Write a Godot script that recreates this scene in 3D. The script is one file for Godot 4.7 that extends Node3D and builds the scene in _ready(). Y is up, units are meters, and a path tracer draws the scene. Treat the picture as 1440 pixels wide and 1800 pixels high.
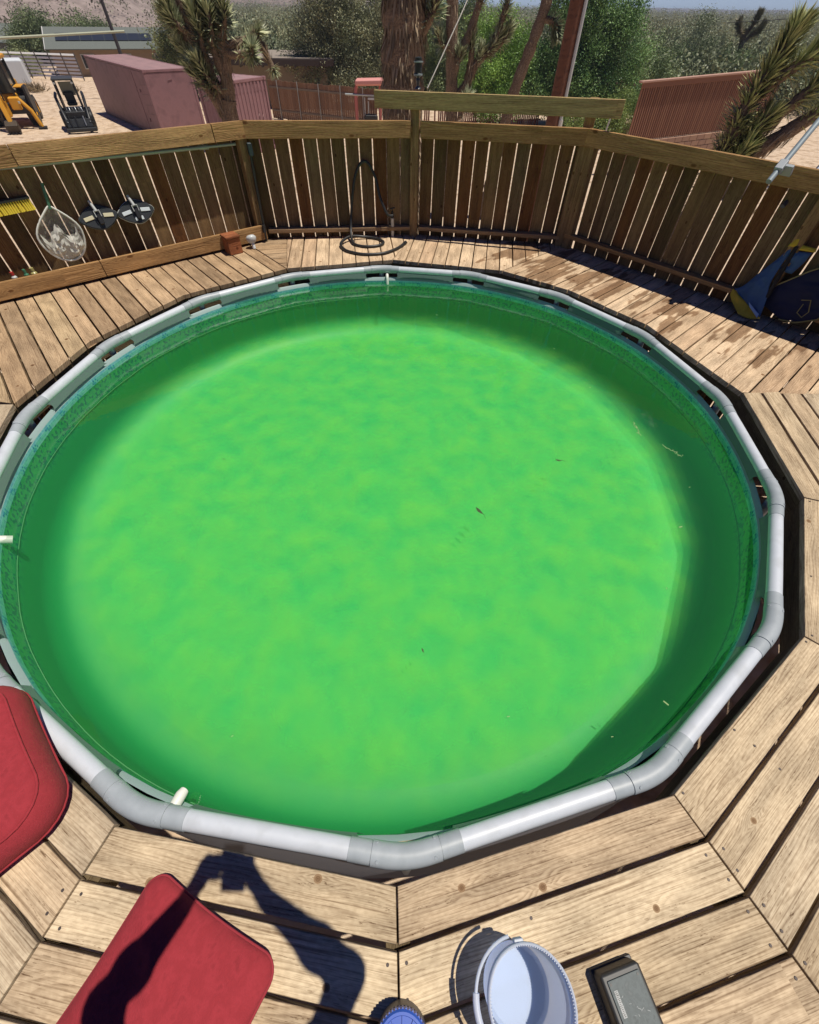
extends Node3D

# ------------------------------------------------------------------ mesh builder
class MB:
	var v := PackedVector3Array()
	var n := PackedVector3Array()
	var uv := PackedVector2Array()
	var uv2 := PackedVector2Array()
	var col := PackedColorArray()
	var has2 := false
	var hascol := false
	var tint := Color.WHITE
	var s2 := 9.0

	func tri(a: Vector3, b: Vector3, c: Vector3, na: Vector3, nb: Vector3, nc: Vector3, ua := Vector2.ZERO, ub := Vector2.ZERO, uc := Vector2.ZERO) -> void:
		if (b - a).cross(c - a).dot(na + nb + nc) > 0.0:
			v.append(a); v.append(c); v.append(b)
			n.append(na); n.append(nc); n.append(nb)
			uv.append(ua); uv.append(uc); uv.append(ub)
		else:
			v.append(a); v.append(b); v.append(c)
			n.append(na); n.append(nb); n.append(nc)
			uv.append(ua); uv.append(ub); uv.append(uc)
		if hascol:
			col.append(tint); col.append(tint); col.append(tint)

	func quad(a: Vector3, b: Vector3, c: Vector3, d: Vector3, na: Vector3, nb: Vector3, nc: Vector3, nd: Vector3, ua := Vector2.ZERO, ub := Vector2.ZERO, uc := Vector2.ZERO, ud := Vector2.ZERO) -> void:
		tri(a, b, c, na, nb, nc, ua, ub, uc)
		tri(a, c, d, na, nc, nd, ua, uc, ud)

	func flat(a: Vector3, b: Vector3, c: Vector3, d: Vector3, nn: Vector3, ua := Vector2.ZERO, ub := Vector2.ZERO, uc := Vector2.ZERO, ud := Vector2.ZERO) -> void:
		quad(a, b, c, d, nn, nn, nn, nn, ua, ub, uc, ud)

	# a bevelled box, grain along x. at: u of its left end; strip: which of the eight strips of the wood sheet
	func box(xf: Transform3D, s: Vector3, bev := 0.0, at := 0.0, strip := 0.0, stretch := 1.0) -> void:
		var h := s * 0.5
		var b := minf(bev, minf(h.x, minf(h.y, h.z)) * 0.9)
		var nb := xf.basis.orthonormalized()
		var P := func(sg: Vector3, ax: int) -> Vector3:
			var q := Vector3(sg.x * (h.x - b), sg.y * (h.y - b), sg.z * (h.z - b))
			q[ax] = sg[ax] * h[ax]
			return q
		var U := func(q: Vector3, ax: int) -> Vector2:
			var u := at + (q.x + h.x) * stretch / 1.16
			var t := 0.5
			if ax == 1: t = q.z / s.z + 0.5
			elif ax == 2: t = q.y / s.y + 0.5
			else:
				t = q.z / s.z + 0.5
				u = at + (q.y + h.y) * 0.3
			return Vector2(u, (strip + 0.06 + 0.88 * t) / 8.0)
		for ax in 3:
			var i := (ax + 1) % 3
			var j := (ax + 2) % 3
			for sg in [-1.0, 1.0]:
				var nn := Vector3.ZERO
				nn[ax] = sg
				var q := []
				for k in [[-1, -1], [1, -1], [1, 1], [-1, 1]]:
					var c := Vector3.ZERO
					c[ax] = sg; c[i] = k[0]; c[j] = k[1]
					q.append(P.call(c, ax))
				var wn := nb * nn
				flat(xf * q[0], xf * q[1], xf * q[2], xf * q[3], wn, U.call(q[0], ax), U.call(q[1], ax), U.call(q[2], ax), U.call(q[3], ax))
		if b <= 0.0:
			return
		for ax in 3:      # edges along ax
			var i := (ax + 1) % 3
			var j := (ax + 2) % 3
			for si in [-1.0, 1.0]:
				for sj in [-1.0, 1.0]:
					var c0 := Vector3.ZERO
					c0[ax] = -1; c0[i] = si; c0[j] = sj
					var c1 := c0
					c1[ax] = 1
					var ni := Vector3.ZERO
					ni[i] = si
					var nj := Vector3.ZERO
					nj[j] = sj
					var a0: Vector3 = P.call(c0, i)
					var a1: Vector3 = P.call(c1, i)
					var b0: Vector3 = P.call(c0, j)
					var b1: Vector3 = P.call(c1, j)
					quad(xf * a0, xf * a1, xf * b1, xf * b0, nb * ni, nb * ni, nb * nj, nb * nj, U.call(a0, i), U.call(a1, i), U.call(b1, j), U.call(b0, j))
		for sx in [-1.0, 1.0]:
			for sy in [-1.0, 1.0]:
				for sz in [-1.0, 1.0]:
					var c := Vector3(sx, sy, sz)
					tri(xf * P.call(c, 0), xf * P.call(c, 1), xf * P.call(c, 2), nb * Vector3(sx, 0, 0), nb * Vector3(0, sy, 0), nb * Vector3(0, 0, sz), U.call(P.call(c, 0), 1), U.call(P.call(c, 1), 1), U.call(P.call(c, 2), 1))

	func tube(p: Array, r, sides := 10, caps := true, vs := 1.0) -> void:
		var k := p.size()
		var up := Vector3.UP
		var d0: Vector3 = (p[1] - p[0]).normalized()
		if absf(d0.dot(up)) > 0.95: up = Vector3.RIGHT
		var side := d0.cross(up).normalized()
		var rings := []
		var L := 0.0
		for i in k:
			var d: Vector3 = ((p[mini(i + 1, k - 1)] - p[maxi(i - 1, 0)]) as Vector3).normalized()
			side = (side - d * side.dot(d)).normalized()
			var up2 := side.cross(d)
			var rad: float = r[i] if r is Array else r
			if i > 0: L += (p[i] - p[i - 1]).length()
			var ring := []
			for s in sides + 1:
				var a := TAU * s / sides
				var nn := side * cos(a) + up2 * sin(a)
				ring.append([p[i] + nn * rad, nn, Vector2(L * vs, float(s) / sides)])
			rings.append(ring)
		for i in k - 1:
			for s in sides:
				var a = rings[i][s]
				var b = rings[i][s + 1]
				var c = rings[i + 1][s + 1]
				var d = rings[i + 1][s]
				quad(a[0], b[0], c[0], d[0], a[1], b[1], c[1], d[1], a[2], b[2], c[2], d[2])
		if caps:
			for e in [0, k - 1]:
				var nn: Vector3 = (p[0] - p[1]).normalized() if e == 0 else (p[k - 1] - p[k - 2]).normalized()
				for s in sides:
					tri(p[e], rings[e][s][0], rings[e][s + 1][0], nn, nn, nn, rings[e][s][2], rings[e][s][2], rings[e][s + 1][2])

	# profile of (radius, height) pairs; the outside lies to the right of the way it runs upwards
	func lathe(xf: Transform3D, prof: Array, seg := 24, smooth := false, us := 1.0) -> void:
		var k := prof.size()
		var nr := []
		for i in k - 1:
			var e: Vector2 = prof[i + 1] - prof[i]
			nr.append(Vector2(e.y, -e.x).normalized())
		for i in k - 1:
			var n0: Vector2 = nr[i]
			var n1: Vector2 = nr[i]
			if smooth:
				if i > 0: n0 = (nr[i - 1] + nr[i]).normalized()
				if i < k - 2: n1 = (nr[i + 1] + nr[i]).normalized()
			for s in seg:
				var a := TAU * s / seg
				var b := TAU * (s + 1) / seg
				var ra := Vector3(cos(a), 0, sin(a))
				var rb := Vector3(cos(b), 0, sin(b))
				var p0: Vector2 = prof[i]
				var p1: Vector2 = prof[i + 1]
				quad(xf * (ra * p0.x + Vector3.UP * p0.y), xf * (rb * p0.x + Vector3.UP * p0.y), xf * (rb * p1.x + Vector3.UP * p1.y), xf * (ra * p1.x + Vector3.UP * p1.y),
					xf.basis * (ra * n0.x + Vector3.UP * n0.y), xf.basis * (rb * n0.x + Vector3.UP * n0.y), xf.basis * (rb * n1.x + Vector3.UP * n1.y), xf.basis * (ra * n1.x + Vector3.UP * n1.y),
					Vector2(us * s / seg, p0.y), Vector2(us * (s + 1) / seg, p0.y), Vector2(us * (s + 1) / seg, p1.y), Vector2(us * s / seg, p1.y))

	# an upright prism of a convex outline in x, z with bevelled top edges; grain along d
	func plank(poly: PackedVector2Array, y0: float, y1: float, bev: float, d: Vector2, o: Vector2, wide: float, at: float, strip: float) -> void:
		var k := poly.size()
		var area := 0.0
		for i in k: area += poly[i].cross(poly[(i + 1) % k])
		var sg := 1.0 if area > 0.0 else -1.0
		var ins := []
		for i in k:
			var p: Vector2 = poly[i]
			var e0: Vector2 = (p - poly[(i + k - 1) % k]).normalized()
			var e1: Vector2 = (poly[(i + 1) % k] - p).normalized()
			var m0 := Vector2(-e0.y, e0.x) * sg
			var m := m0 + Vector2(-e1.y, e1.x) * sg
			var q := m / maxf(0.3, m.dot(m0))
			ins.append(p + q * bev)
		var nd := Vector2(-d.y, d.x)
		var U := func(p: Vector2) -> Vector2:
			return Vector2(at + (p - o).dot(d) / 1.16, (strip + 0.06 + 0.88 * clampf((p - o).dot(nd) / wide, 0.0, 1.0)) / 8.0)
		var W := func(p: Vector2) -> Vector2:
			return p / s2 + Vector2(0.5, 0.5)
		var t3 := Geometry2D.triangulate_polygon(poly)
		for i in t3.size() / 3:
			var ia: Vector2 = ins[t3[i * 3]]
			var ib: Vector2 = ins[t3[i * 3 + 1]]
			var ic: Vector2 = ins[t3[i * 3 + 2]]
			tri(Vector3(ia.x, y1, ia.y), Vector3(ib.x, y1, ib.y), Vector3(ic.x, y1, ic.y), Vector3.UP, Vector3.UP, Vector3.UP, U.call(ia), U.call(ib), U.call(ic))
		for i in k:
			var j := (i + 1) % k
			var p: Vector2 = poly[i]
			var q: Vector2 = poly[j]
			var e := (q - p).normalized()
			var m := Vector2(e.y, -e.x) * sg
			var nn := Vector3(m.x, 0, m.y)
			var up := U.call(p)
			var uq := U.call(q)
			quad(Vector3(p.x, y1 - bev, p.y), Vector3(q.x, y1 - bev, q.y), Vector3(ins[j].x, y1, ins[j].y), Vector3(ins[i].x, y1, ins[i].y), nn, nn, Vector3.UP, Vector3.UP, up, uq, U.call(ins[j]), U.call(ins[i]))
			flat(Vector3(p.x, y0, p.y), Vector3(q.x, y0, q.y), Vector3(q.x, y1 - bev, q.y), Vector3(p.x, y1 - bev, p.y), nn, up + Vector2(0.02, 0.01), uq + Vector2(0.02, 0.01), uq, up)
			tri(Vector3(poly[0].x, y0, poly[0].y), Vector3(p.x, y0, p.y), Vector3(q.x, y0, q.y), Vector3.DOWN, Vector3.DOWN, Vector3.DOWN, U.call(poly[0]), up, uq)
		if has2:
			while uv2.size() < v.size():
				var p := v[uv2.size()]
				uv2.append(W.call(Vector2(p.x, p.z)))

	func mesh() -> ArrayMesh:
		var a := []
		a.resize(Mesh.ARRAY_MAX)
		a[Mesh.ARRAY_VERTEX] = v
		a[Mesh.ARRAY_NORMAL] = n
		a[Mesh.ARRAY_TEX_UV] = uv
		if has2: a[Mesh.ARRAY_TEX_UV2] = uv2
		if hascol: a[Mesh.ARRAY_COLOR] = col
		var m := ArrayMesh.new()
		m.add_surface_from_arrays(Mesh.PRIMITIVE_TRIANGLES, a)
		return m

# ------------------------------------------------------------------ naming
var taken := {}
var rng := RandomNumberGenerator.new()
var M := {}

func numbered(called: String, parent: Node) -> String:
	var key := str(parent.get_instance_id()) + called
	var k: int = taken.get(key, 0)
	taken[key] = k + 1
	return called if k == 0 else "%s_%03d" % [called, k]

func put(called: String, shape, mat: Material, parent: Node = self, xf := Transform3D()) -> MeshInstance3D:
	var o := MeshInstance3D.new()
	o.mesh = shape.mesh() if shape is MB else shape
	o.material_override = mat
	o.transform = xf
	o.name = numbered(called, parent)
	parent.add_child(o, true)
	return o

func tag(o: Node, label: String, category: String, group := "") -> Node:
	o.set_meta("label", label)
	o.set_meta("category", category)
	if group: o.set_meta("group", group)
	return o

func thing(called: String, label: String, category: String, at := Vector3.ZERO, turn := 0.0, group := "") -> Node3D:
	var o := Node3D.new()
	o.name = numbered(called, self)
	add_child(o, true)
	o.position = at
	o.rotation.y = turn
	tag(o, label, category, group)
	return o

func structure(o: Node) -> Node:
	o.set_meta("kind", "structure")
	return o

func stuff(o: Node) -> Node:
	o.set_meta("kind", "stuff")
	return o

func many(called: String, shape: Mesh, mat: Material, where: Array, parent: Node, colors := []) -> MultiMeshInstance3D:
	var mm := MultiMesh.new()
	mm.transform_format = MultiMesh.TRANSFORM_3D
	mm.use_colors = colors.size() > 0
	mm.mesh = shape
	mm.instance_count = where.size()
	for i in where.size():
		mm.set_instance_transform(i, where[i])
		if colors.size(): mm.set_instance_color(i, colors[i])
	var o := MultiMeshInstance3D.new()
	o.multimesh = mm
	o.material_override = mat
	o.name = numbered(called, parent)
	parent.add_child(o, true)
	return o

func lin(r: float, g: float, b: float) -> Color:
	return Color(r, g, b).linear_to_srgb()

func mat(r: float, g: float, b: float, rough := 0.7, metal := 0.0) -> StandardMaterial3D:
	var m := StandardMaterial3D.new()
	m.albedo_color = lin(r, g, b)
	m.roughness = rough
	m.metallic = metal
	return m

func place(p: Vector3, x: Vector3, y: Vector3) -> Transform3D:      # local x along x, local y near y
	var bx := x.normalized()
	var bz := bx.cross(y).normalized()
	return Transform3D(Basis(bx, bz.cross(bx), bz), p)

func noise(seed_: int, freq: float, oct := 3, kind := FastNoiseLite.TYPE_SIMPLEX_SMOOTH) -> FastNoiseLite:
	var f := FastNoiseLite.new()
	f.seed = seed_
	f.noise_type = kind
	f.frequency = freq
	f.fractal_octaves = oct
	if oct == 1: f.fractal_type = FastNoiseLite.FRACTAL_NONE
	return f

func noise_tex(seed_: int, freq: float, size: int, ramp: Array, oct := 4, normal := false, bump := 4.0) -> NoiseTexture2D:
	var t := NoiseTexture2D.new()
	t.width = size
	t.height = size
	t.seamless = true
	t.noise = noise(seed_, freq, oct)
	t.generate_mipmaps = false
	if normal:
		t.as_normal_map = true
		t.bump_strength = bump
	elif ramp.size():
		var g := Gradient.new()
		var offs := PackedFloat32Array()
		var cs := PackedColorArray()
		for i in ramp.size():
			offs.append(float(i) / (ramp.size() - 1))
			cs.append(ramp[i])
		g.offsets = offs
		g.colors = cs
		t.color_ramp = g
	return t

func tri_tex(m: StandardMaterial3D, t: Texture2D, scale: float, world := true) -> StandardMaterial3D:
	m.albedo_texture = t
	m.uv1_triplanar = true
	m.uv1_world_triplanar = world
	m.uv1_scale = Vector3.ONE * scale
	return m

# ------------------------------------------------------------------ textures
var wood_tex: ImageTexture
var wood_h: ImageTexture
var stain_tex: ImageTexture

func make_wood() -> void:
	var W := 1024
	var H := 1024
	var rgb := PackedByteArray()
	rgb.resize(W * H * 3)
	var hh := PackedByteArray()
	hh.resize(W * H)
	var n1 := noise(11, 1.0, 2)
	var n2 := noise(12, 1.0, 1)
	var n3 := noise(13, 1.0, 2)
	var r := RandomNumberGenerator.new()
	r.seed = 5
	for s in 8:
		var rings := r.randf_range(13.0, 19.0)
		var wavy := r.randf_range(1.6, 2.6) if s < 5 else r.randf_range(0.7, 1.3)
		var knots := []
		for k in [2, 1, 1, 2, 0, 1, 1, 0][s]:
			knots.append([r.randf_range(0.08, 0.92), r.randf_range(0.15, 0.85), r.randf_range(0.009, 0.015), r.randf_range(1.5, 3.0)])
		var centre := r.randf_range(0.3, 0.7)
		var u0 := r.randf_range(0.1, 0.9)
		var arch: float = [7.0, 0.0, 5.0, 0.0, 9.0, 0.0, 0.0, 6.0][s]
		var shade := r.randf_range(-0.05, 0.05)
		for y in 128:
			var t := y / 128.0
			for x in W:
				var u := x / 1024.0
				var w := n1.get_noise_2d(u * 1.7 + s * 31.0, t * 0.9 + s * 17.0) * wavy + n2.get_noise_2d(u * 4.0 + s * 3.0, t * 1.6 + s * 9.0) * 0.45
				var f: float = (t - centre) * rings
				if arch > 0.0: f = sqrt(f * f + pow((u - u0) * arch, 2.0) + 0.15)
				f += w
				var kd := 9.0
				for k in knots:
					var dx: float = (u - k[0]) * 1.16
					var dy: float = (t - k[1]) * 0.145
					var q := dx * dx * 0.35 + dy * dy
					f += k[3] * exp(-q / (k[2] * k[2] * 6.0)) * signf(dy)
					kd = minf(kd, sqrt(dx * dx * 0.75 + dy * dy) / k[2])
				var p := f - floorf(f)
				var dark := smoothstep(0.30, 0.85, p) * (1.0 - smoothstep(0.88, 1.0, p))
				var fib := n2.get_noise_2d(u * 9.0 + s * 13.0, t * 95.0 + s * 40.0)
				var low := n3.get_noise_2d(u * 3.2 + s * 7.0, t * 1.8)
				var streak := n3.get_noise_2d(u * 1.5 + s * 3.0, t * 13.0 + s * 23.0)
				var spot := n1.get_noise_2d(u * 40.0 + s * 50.0, t * 9.0)
				var lum := 0.82 + shade - dark * (0.10 + 0.18 * streak) + fib * 0.07 + low * 0.17 + spot * 0.08
				if streak < -0.35: lum -= (-0.35 - streak) * 0.9
				if fib < -0.55: lum -= 0.10
				var crack := absf(n3.get_noise_2d(u * 1.3 + s * 5.0, t * 6.0 + s * 11.0))
				if crack < 0.010 and low < 0.0: lum -= 0.30
				var relief := 0.7 - dark * 0.5 + fib * 0.25
				var warm := low * 0.25
				if kd < 1.0:
					lum = lerpf(0.42 + 0.10 * sin(kd * 11.0), lum, smoothstep(0.80, 1.0, kd))
					warm = 0.45
				elif kd < 1.5:
					lum += 0.06 * (1.5 - kd)
				if kd < 0.22: lum -= 0.2
				lum = clampf(lum, 0.03, 1.0)
				var i := (s * 128 + y) * W + x
				rgb[i * 3] = int(255 * clampf(lerpf(0.30, 1.0, lum), 0, 1))
				rgb[i * 3 + 1] = int(255 * clampf(lerpf(0.215, 0.985, lum) - warm * 0.05, 0, 1))
				rgb[i * 3 + 2] = int(255 * clampf(lerpf(0.145, 0.945, lum) - warm * 0.09, 0, 1))
				hh[i] = int(255 * clampf(relief, 0, 1))
	wood_tex = ImageTexture.create_from_image(Image.create_from_data(W, H, false, Image.FORMAT_RGB8, rgb))
	wood_h = ImageTexture.create_from_image(Image.create_from_data(W, H, false, Image.FORMAT_L8, hh))

func make_stain() -> void:      # water spilt over the boards on the right, dirt in a few other places; one pixel is 9 mm of deck
	var S := 1024
	var im := Image.create(S, S, false, Image.FORMAT_RGBA8)
	im.fill(Color(1, 1, 1, 0))
	var n1 := noise(31, 1.0, 3)
	var n2 := noise(32, 1.0, 2)
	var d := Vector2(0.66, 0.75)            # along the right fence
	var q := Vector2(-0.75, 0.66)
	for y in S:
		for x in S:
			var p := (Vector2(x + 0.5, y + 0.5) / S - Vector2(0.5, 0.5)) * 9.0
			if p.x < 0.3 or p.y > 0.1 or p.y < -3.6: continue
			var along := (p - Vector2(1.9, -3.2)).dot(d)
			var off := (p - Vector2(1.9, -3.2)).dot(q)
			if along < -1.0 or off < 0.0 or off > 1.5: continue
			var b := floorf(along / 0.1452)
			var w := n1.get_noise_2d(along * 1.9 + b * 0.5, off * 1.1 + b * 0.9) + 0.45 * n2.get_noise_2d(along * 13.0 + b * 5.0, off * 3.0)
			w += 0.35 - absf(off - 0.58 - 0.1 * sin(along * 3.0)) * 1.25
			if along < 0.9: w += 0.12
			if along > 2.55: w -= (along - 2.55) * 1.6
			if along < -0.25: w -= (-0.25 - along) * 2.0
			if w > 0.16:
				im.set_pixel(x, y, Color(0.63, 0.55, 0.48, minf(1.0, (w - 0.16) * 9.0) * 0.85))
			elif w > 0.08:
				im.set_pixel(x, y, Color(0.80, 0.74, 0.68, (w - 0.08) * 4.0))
	stain_tex = ImageTexture.create_from_image(im)

func wood(r: float, g: float, b: float, bump := 0.25, stained := false, rough := 0.82) -> StandardMaterial3D:
	var m := mat(r, g, b, rough)
	m.albedo_texture = wood_tex
	m.heightmap_enabled = true
	m.heightmap_texture = wood_h
	m.heightmap_scale = bump
	m.metallic_specular = 0.35
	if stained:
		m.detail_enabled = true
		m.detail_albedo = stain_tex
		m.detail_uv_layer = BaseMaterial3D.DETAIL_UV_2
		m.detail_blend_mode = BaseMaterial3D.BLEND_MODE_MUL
	return m

const CAM := Vector3(0.17155, 3.04568, 2.43089)

func _ready() -> void:
	rng.seed = 20
	# camera: phone held high over the pool rim, wide lens, looking steeply down
	var cam := Camera3D.new()
	cam.name = "camera"
	add_child(cam)
	var pitch := 0.879369
	var roll := 0.022394
	var fw := Vector3(0, -sin(pitch), -cos(pitch))
	var up := Vector3(0, cos(pitch), -sin(pitch))
	var rt := Vector3.RIGHT * cos(roll) + up * sin(roll)
	var u2 := up * cos(roll) - Vector3.RIGHT * sin(roll)
	cam.transform = Transform3D(Basis(rt, u2, -fw), CAM)
	cam.fov = 101.53
	cam.near = 0.03
	cam.far = 6000.0
	cam.current = true
	# sky and sun
	var env := Environment.new()
	env.background_mode = Environment.BG_SKY
	var sky := Sky.new()
	var sm := ProceduralSkyMaterial.new()
	sm.sky_top_color = Color(0.09, 0.22, 0.48)
	sm.sky_horizon_color = Color(0.80, 0.89, 1.0)
	sm.sky_curve = 0.05
	sm.ground_bottom_color = Color(0.42, 0.36, 0.29)
	sm.ground_horizon_color = Color(0.60, 0.58, 0.55)
	sm.sky_energy_multiplier = 0.85
	sm.ground_energy_multiplier = 0.5
	sm.sun_angle_max = 4.0
	sky.sky_material = sm
	env.sky = sky
	env.tonemap_mode = Environment.TONE_MAPPER_LINEAR
	env.tonemap_exposure = 1.18
	env.sdfgi_enabled = true
	env.ssao_enabled = true
	env.ssil_enabled = true
	env.fog_enabled = true
	env.fog_density = 0.00045
	env.fog_light_color = Color(0.80, 0.87, 0.96)
	var we := WorldEnvironment.new()
	we.name = "world"
	we.environment = env
	add_child(we)
	var sun := DirectionalLight3D.new()
	sun.name = "sun"
	add_child(sun)
	var to_sun := Vector3(cos(deg_to_rad(72.8)), sin(deg_to_rad(72.8)), 0.01).normalized()
	sun.look_at_from_position(Vector3.ZERO, -to_sun, Vector3.FORWARD)
	sun.light_energy = 1.35
	sun.light_color = Color(1.0, 0.965, 0.91)
	sun.light_angular_distance = 0.5
	sun.shadow_enabled = true
	# textures, then the place
	make_wood()
	make_stain()
	build_land()
	build_pool()
	build_deck()
	build_fence()
	build_far()
	build_things()
	build_person()

# ------------------------------------------------------------------ the pool
const R := 2.44
const RIM := 1.25
const TOP := 1.28            # upper side of the deck
const G := -1.72             # the sand beyond

func rimpt(k: float) -> Vector3:
	var a := deg_to_rad(85.6 - 22.5 * k)
	return Vector3(R * cos(a), RIM, R * sin(a))

func liner_texture() -> ImageTexture:
	var W := 512
	var H := 256
	var im := Image.create(W, H, false, Image.FORMAT_RGB8)
	var cell := noise(3, 1.0, 1, FastNoiseLite.TYPE_CELLULAR)
	cell.cellular_return_type = FastNoiseLite.RETURN_CELL_VALUE
	var n1 := noise(4, 1.0, 3)
	for y in H:
		var d := y / 256.0 * 0.5
		for x in W:
			var u := x / 512.0 * 0.8
			var c: Color
			var a := u / 0.8 * TAU
			var low := n1.get_noise_3d(cos(a) * 1.4, sin(a) * 1.4, d * 9.0)
			if d < 0.046:
				var tx := floorf(u / 0.0133)
				var ty := floorf(d / 0.0133)
				var hsh := fposmod(sin(tx * 12.9 + ty * 78.2) * 43758.5, 1.0)
				c = Color(0.50, 0.74, 0.80).lerp(Color(0.36, 0.62, 0.74), hsh)
				var cl := fposmod(tx, 15.0)
				if d > 0.012 and cl < 5.0 and hsh > 0.35: c = Color(0.08, 0.36, 0.66).lerp(Color(0.22, 0.56, 0.78), fposmod(hsh * 7.0, 1.0))
				if fposmod(u, 0.0133) < 0.0016 or fposmod(d, 0.0133) < 0.0016: c = c.lerp(Color(0.72, 0.86, 0.88), 0.5)
			else:
				var k := clampf((d - 0.046) / 0.19, 0.0, 1.0)
				var v := cell.get_noise_2d(u * 62.0, d * 70.0) * 0.5 + 0.5
				c = Color(0.10, 0.52, 0.40).lerp(Color(0.24, 0.60, 0.38), v)
				if v < 0.26: c = Color(0.02, 0.36, 0.38)
				var plain := Color(0.08, 0.53, 0.25).lerp(Color(0.28, 0.65, 0.36), smoothstep(0.40, 0.50, d))
				c = c.lerp(plain, smoothstep(0.25, 0.95, k))
				c = c.lerp(Color(0.30, 0.60, 0.36), clampf(low * 0.4, 0.0, 0.25) * (1.0 - k))
				c = c.darkened(clampf(-low * 0.15, 0.0, 0.08) * (1.0 - k))
			im.set_pixel(x, y, c)
	return ImageTexture.create_from_image(im)

func build_pool() -> void:
	var white := mat(0.53, 0.57, 0.62, 0.42)
	tri_tex(white, noise_tex(71, 0.02, 256, [Color(0.90, 0.90, 0.89), Color(1, 1, 1), Color(0.96, 0.965, 0.97)], 5), 1.3)
	var grey := mat(0.36, 0.40, 0.43, 0.45)
	tri_tex(grey, noise_tex(72, 0.03, 256, [Color(0.88, 0.89, 0.89), Color(1, 1, 1)], 5), 1.6)
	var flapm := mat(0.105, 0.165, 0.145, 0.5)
	var lip := mat(0.27, 0.36, 0.36, 0.45)
	var pool := thing("swimming_pool", "large round above-ground pool with white tube rim full of green water", "swimming pool")
	var h := 11.25
	var L := 2.0 * R * sin(deg_to_rad(h))
	var t := MB.new()
	t.tube([Vector3(-L / 2 + 0.16, 0, 0), Vector3(-L / 6, 0.0012, 0), Vector3(L / 6, 0.0012, 0), Vector3(L / 2 - 0.16, 0, 0)], 0.0325, 20, false)
	var tube_mesh := t.mesh()
	var e := MB.new()
	var da := Vector3(-sin(deg_to_rad(h)), 0, cos(deg_to_rad(h)))
	var db := Vector3(da.x, 0, -da.z)
	var path := [da * 0.116]
	for i in 9:
		var s := i / 8.0
		path.append((da * 0.085).lerp(Vector3.ZERO, s).lerp(Vector3.ZERO.lerp(db * 0.085, s), s))
	path.append(db * 0.116)
	e.tube(path, 0.0372, 20, true)
	for d in [da, db]:
		e.tube([d * 0.114, d * 0.119], 0.0335, 20, false)
		e.tube([d * 0.119, d * 0.192], [0.0354, 0.0348], 20, true)
		for side in [0.6, 2.2]:
			var c: Vector3 = d * 0.098 + Vector3(-cos(side) * 0.0362, sin(side) * 0.0362, 0)
			e.tube([c, c + Vector3(-cos(side), sin(side), 0) * 0.003], 0.006, 8, true)
	var elbow_mesh := e.mesh()
	var leg := MB.new()
	leg.tube([Vector3(0.0, -0.03, 0), Vector3(0.03, -0.5, 0), Vector3(0.05, -1.24, 0)], 0.026, 10, true)
	var leg_mesh := leg.mesh()
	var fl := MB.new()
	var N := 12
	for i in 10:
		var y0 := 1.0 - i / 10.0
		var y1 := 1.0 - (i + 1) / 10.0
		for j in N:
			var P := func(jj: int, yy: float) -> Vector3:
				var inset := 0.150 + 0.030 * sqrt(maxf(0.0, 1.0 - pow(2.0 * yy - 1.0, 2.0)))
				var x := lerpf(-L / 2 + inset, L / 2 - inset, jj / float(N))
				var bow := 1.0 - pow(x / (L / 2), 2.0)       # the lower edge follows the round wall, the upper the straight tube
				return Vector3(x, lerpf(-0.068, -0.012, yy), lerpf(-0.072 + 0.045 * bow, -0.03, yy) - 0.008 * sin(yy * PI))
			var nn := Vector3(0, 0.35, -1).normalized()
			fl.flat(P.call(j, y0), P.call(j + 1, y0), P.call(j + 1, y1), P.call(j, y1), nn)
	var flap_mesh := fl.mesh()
	for k in 16:
		var a := rimpt(k)
		var b := rimpt(k + 1)
		var mid := (a + b) / 2
		var out := Vector3(mid.x, 0, mid.z).normalized()
		var xf := Transform3D(Basis(Vector3.UP.cross(out).normalized(), Vector3.UP, out), mid)
		put("rim_tube", tube_mesh, white, pool, xf)
		put("liner_flap", flap_mesh, flapm, pool, xf)
		var ro := Vector3(a.x, 0, a.z).normalized()
		put("rim_elbow", elbow_mesh, grey, pool, Transform3D(Basis(ro, Vector3.UP, ro.cross(Vector3.UP)), a))
		put("leg", leg_mesh, grey, pool, Transform3D(Basis(ro, Vector3.UP, ro.cross(Vector3.UP)), a))
	# liner
	var lp := MB.new()
	lp.lathe(Transform3D(), [Vector2(2.392, 1.186), Vector2(2.384, 1.178), Vector2(2.372, 1.158)], 96, true)
	put("liner_lip", lp, lip, pool)
	var lw := MB.new()
	var prof := [Vector2(2.372, 1.158), Vector2(2.378, 1.05), Vector2(2.378, 0.86)]
	for i in range(0, 13):
		var s := PI / 2 * i / 12.0
		prof.append(Vector2(2.178 + 0.20 * cos(s), 0.79 - 0.19 * sin(s)))
	lw.lathe(Transform3D(), prof, 96, true, 19.0)
	var lm := mat(1, 1, 1, 0.5)
	lm.albedo_texture = liner_texture()
	lm.uv1_scale = Vector3(1, -1.72, 1)
	lm.uv1_offset = Vector3(0, 1.9918, 0)
	put("liner_wall", lw, lm, pool)
	var fm := mat(0.62, 0.62, 0.62, 0.7)
	tri_tex(fm, noise_tex(9, 0.012, 1024, [Color(0.33, 0.77, 0.47), Color(0.34, 0.80, 0.45), Color(0.36, 0.82, 0.44), Color(0.42, 0.84, 0.42), Color(0.35, 0.81, 0.45)], 4), 0.34)
	var fd := MB.new()
	for i in 96:
		var a := TAU * i / 96
		var b := TAU * (i + 1) / 96
		fd.tri(Vector3(0, 0.60, 0), Vector3(cos(a) * 2.178, 0.60, sin(a) * 2.178), Vector3(cos(b) * 2.178, 0.60, sin(b) * 2.178), Vector3.UP, Vector3.UP, Vector3.UP)
	put("pool_floor", fd, fm, pool)
	# algae hanging in the water, thinner towards the wall
	var ai := Image.create(512, 512, false, Image.FORMAT_RGBA8)
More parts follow.
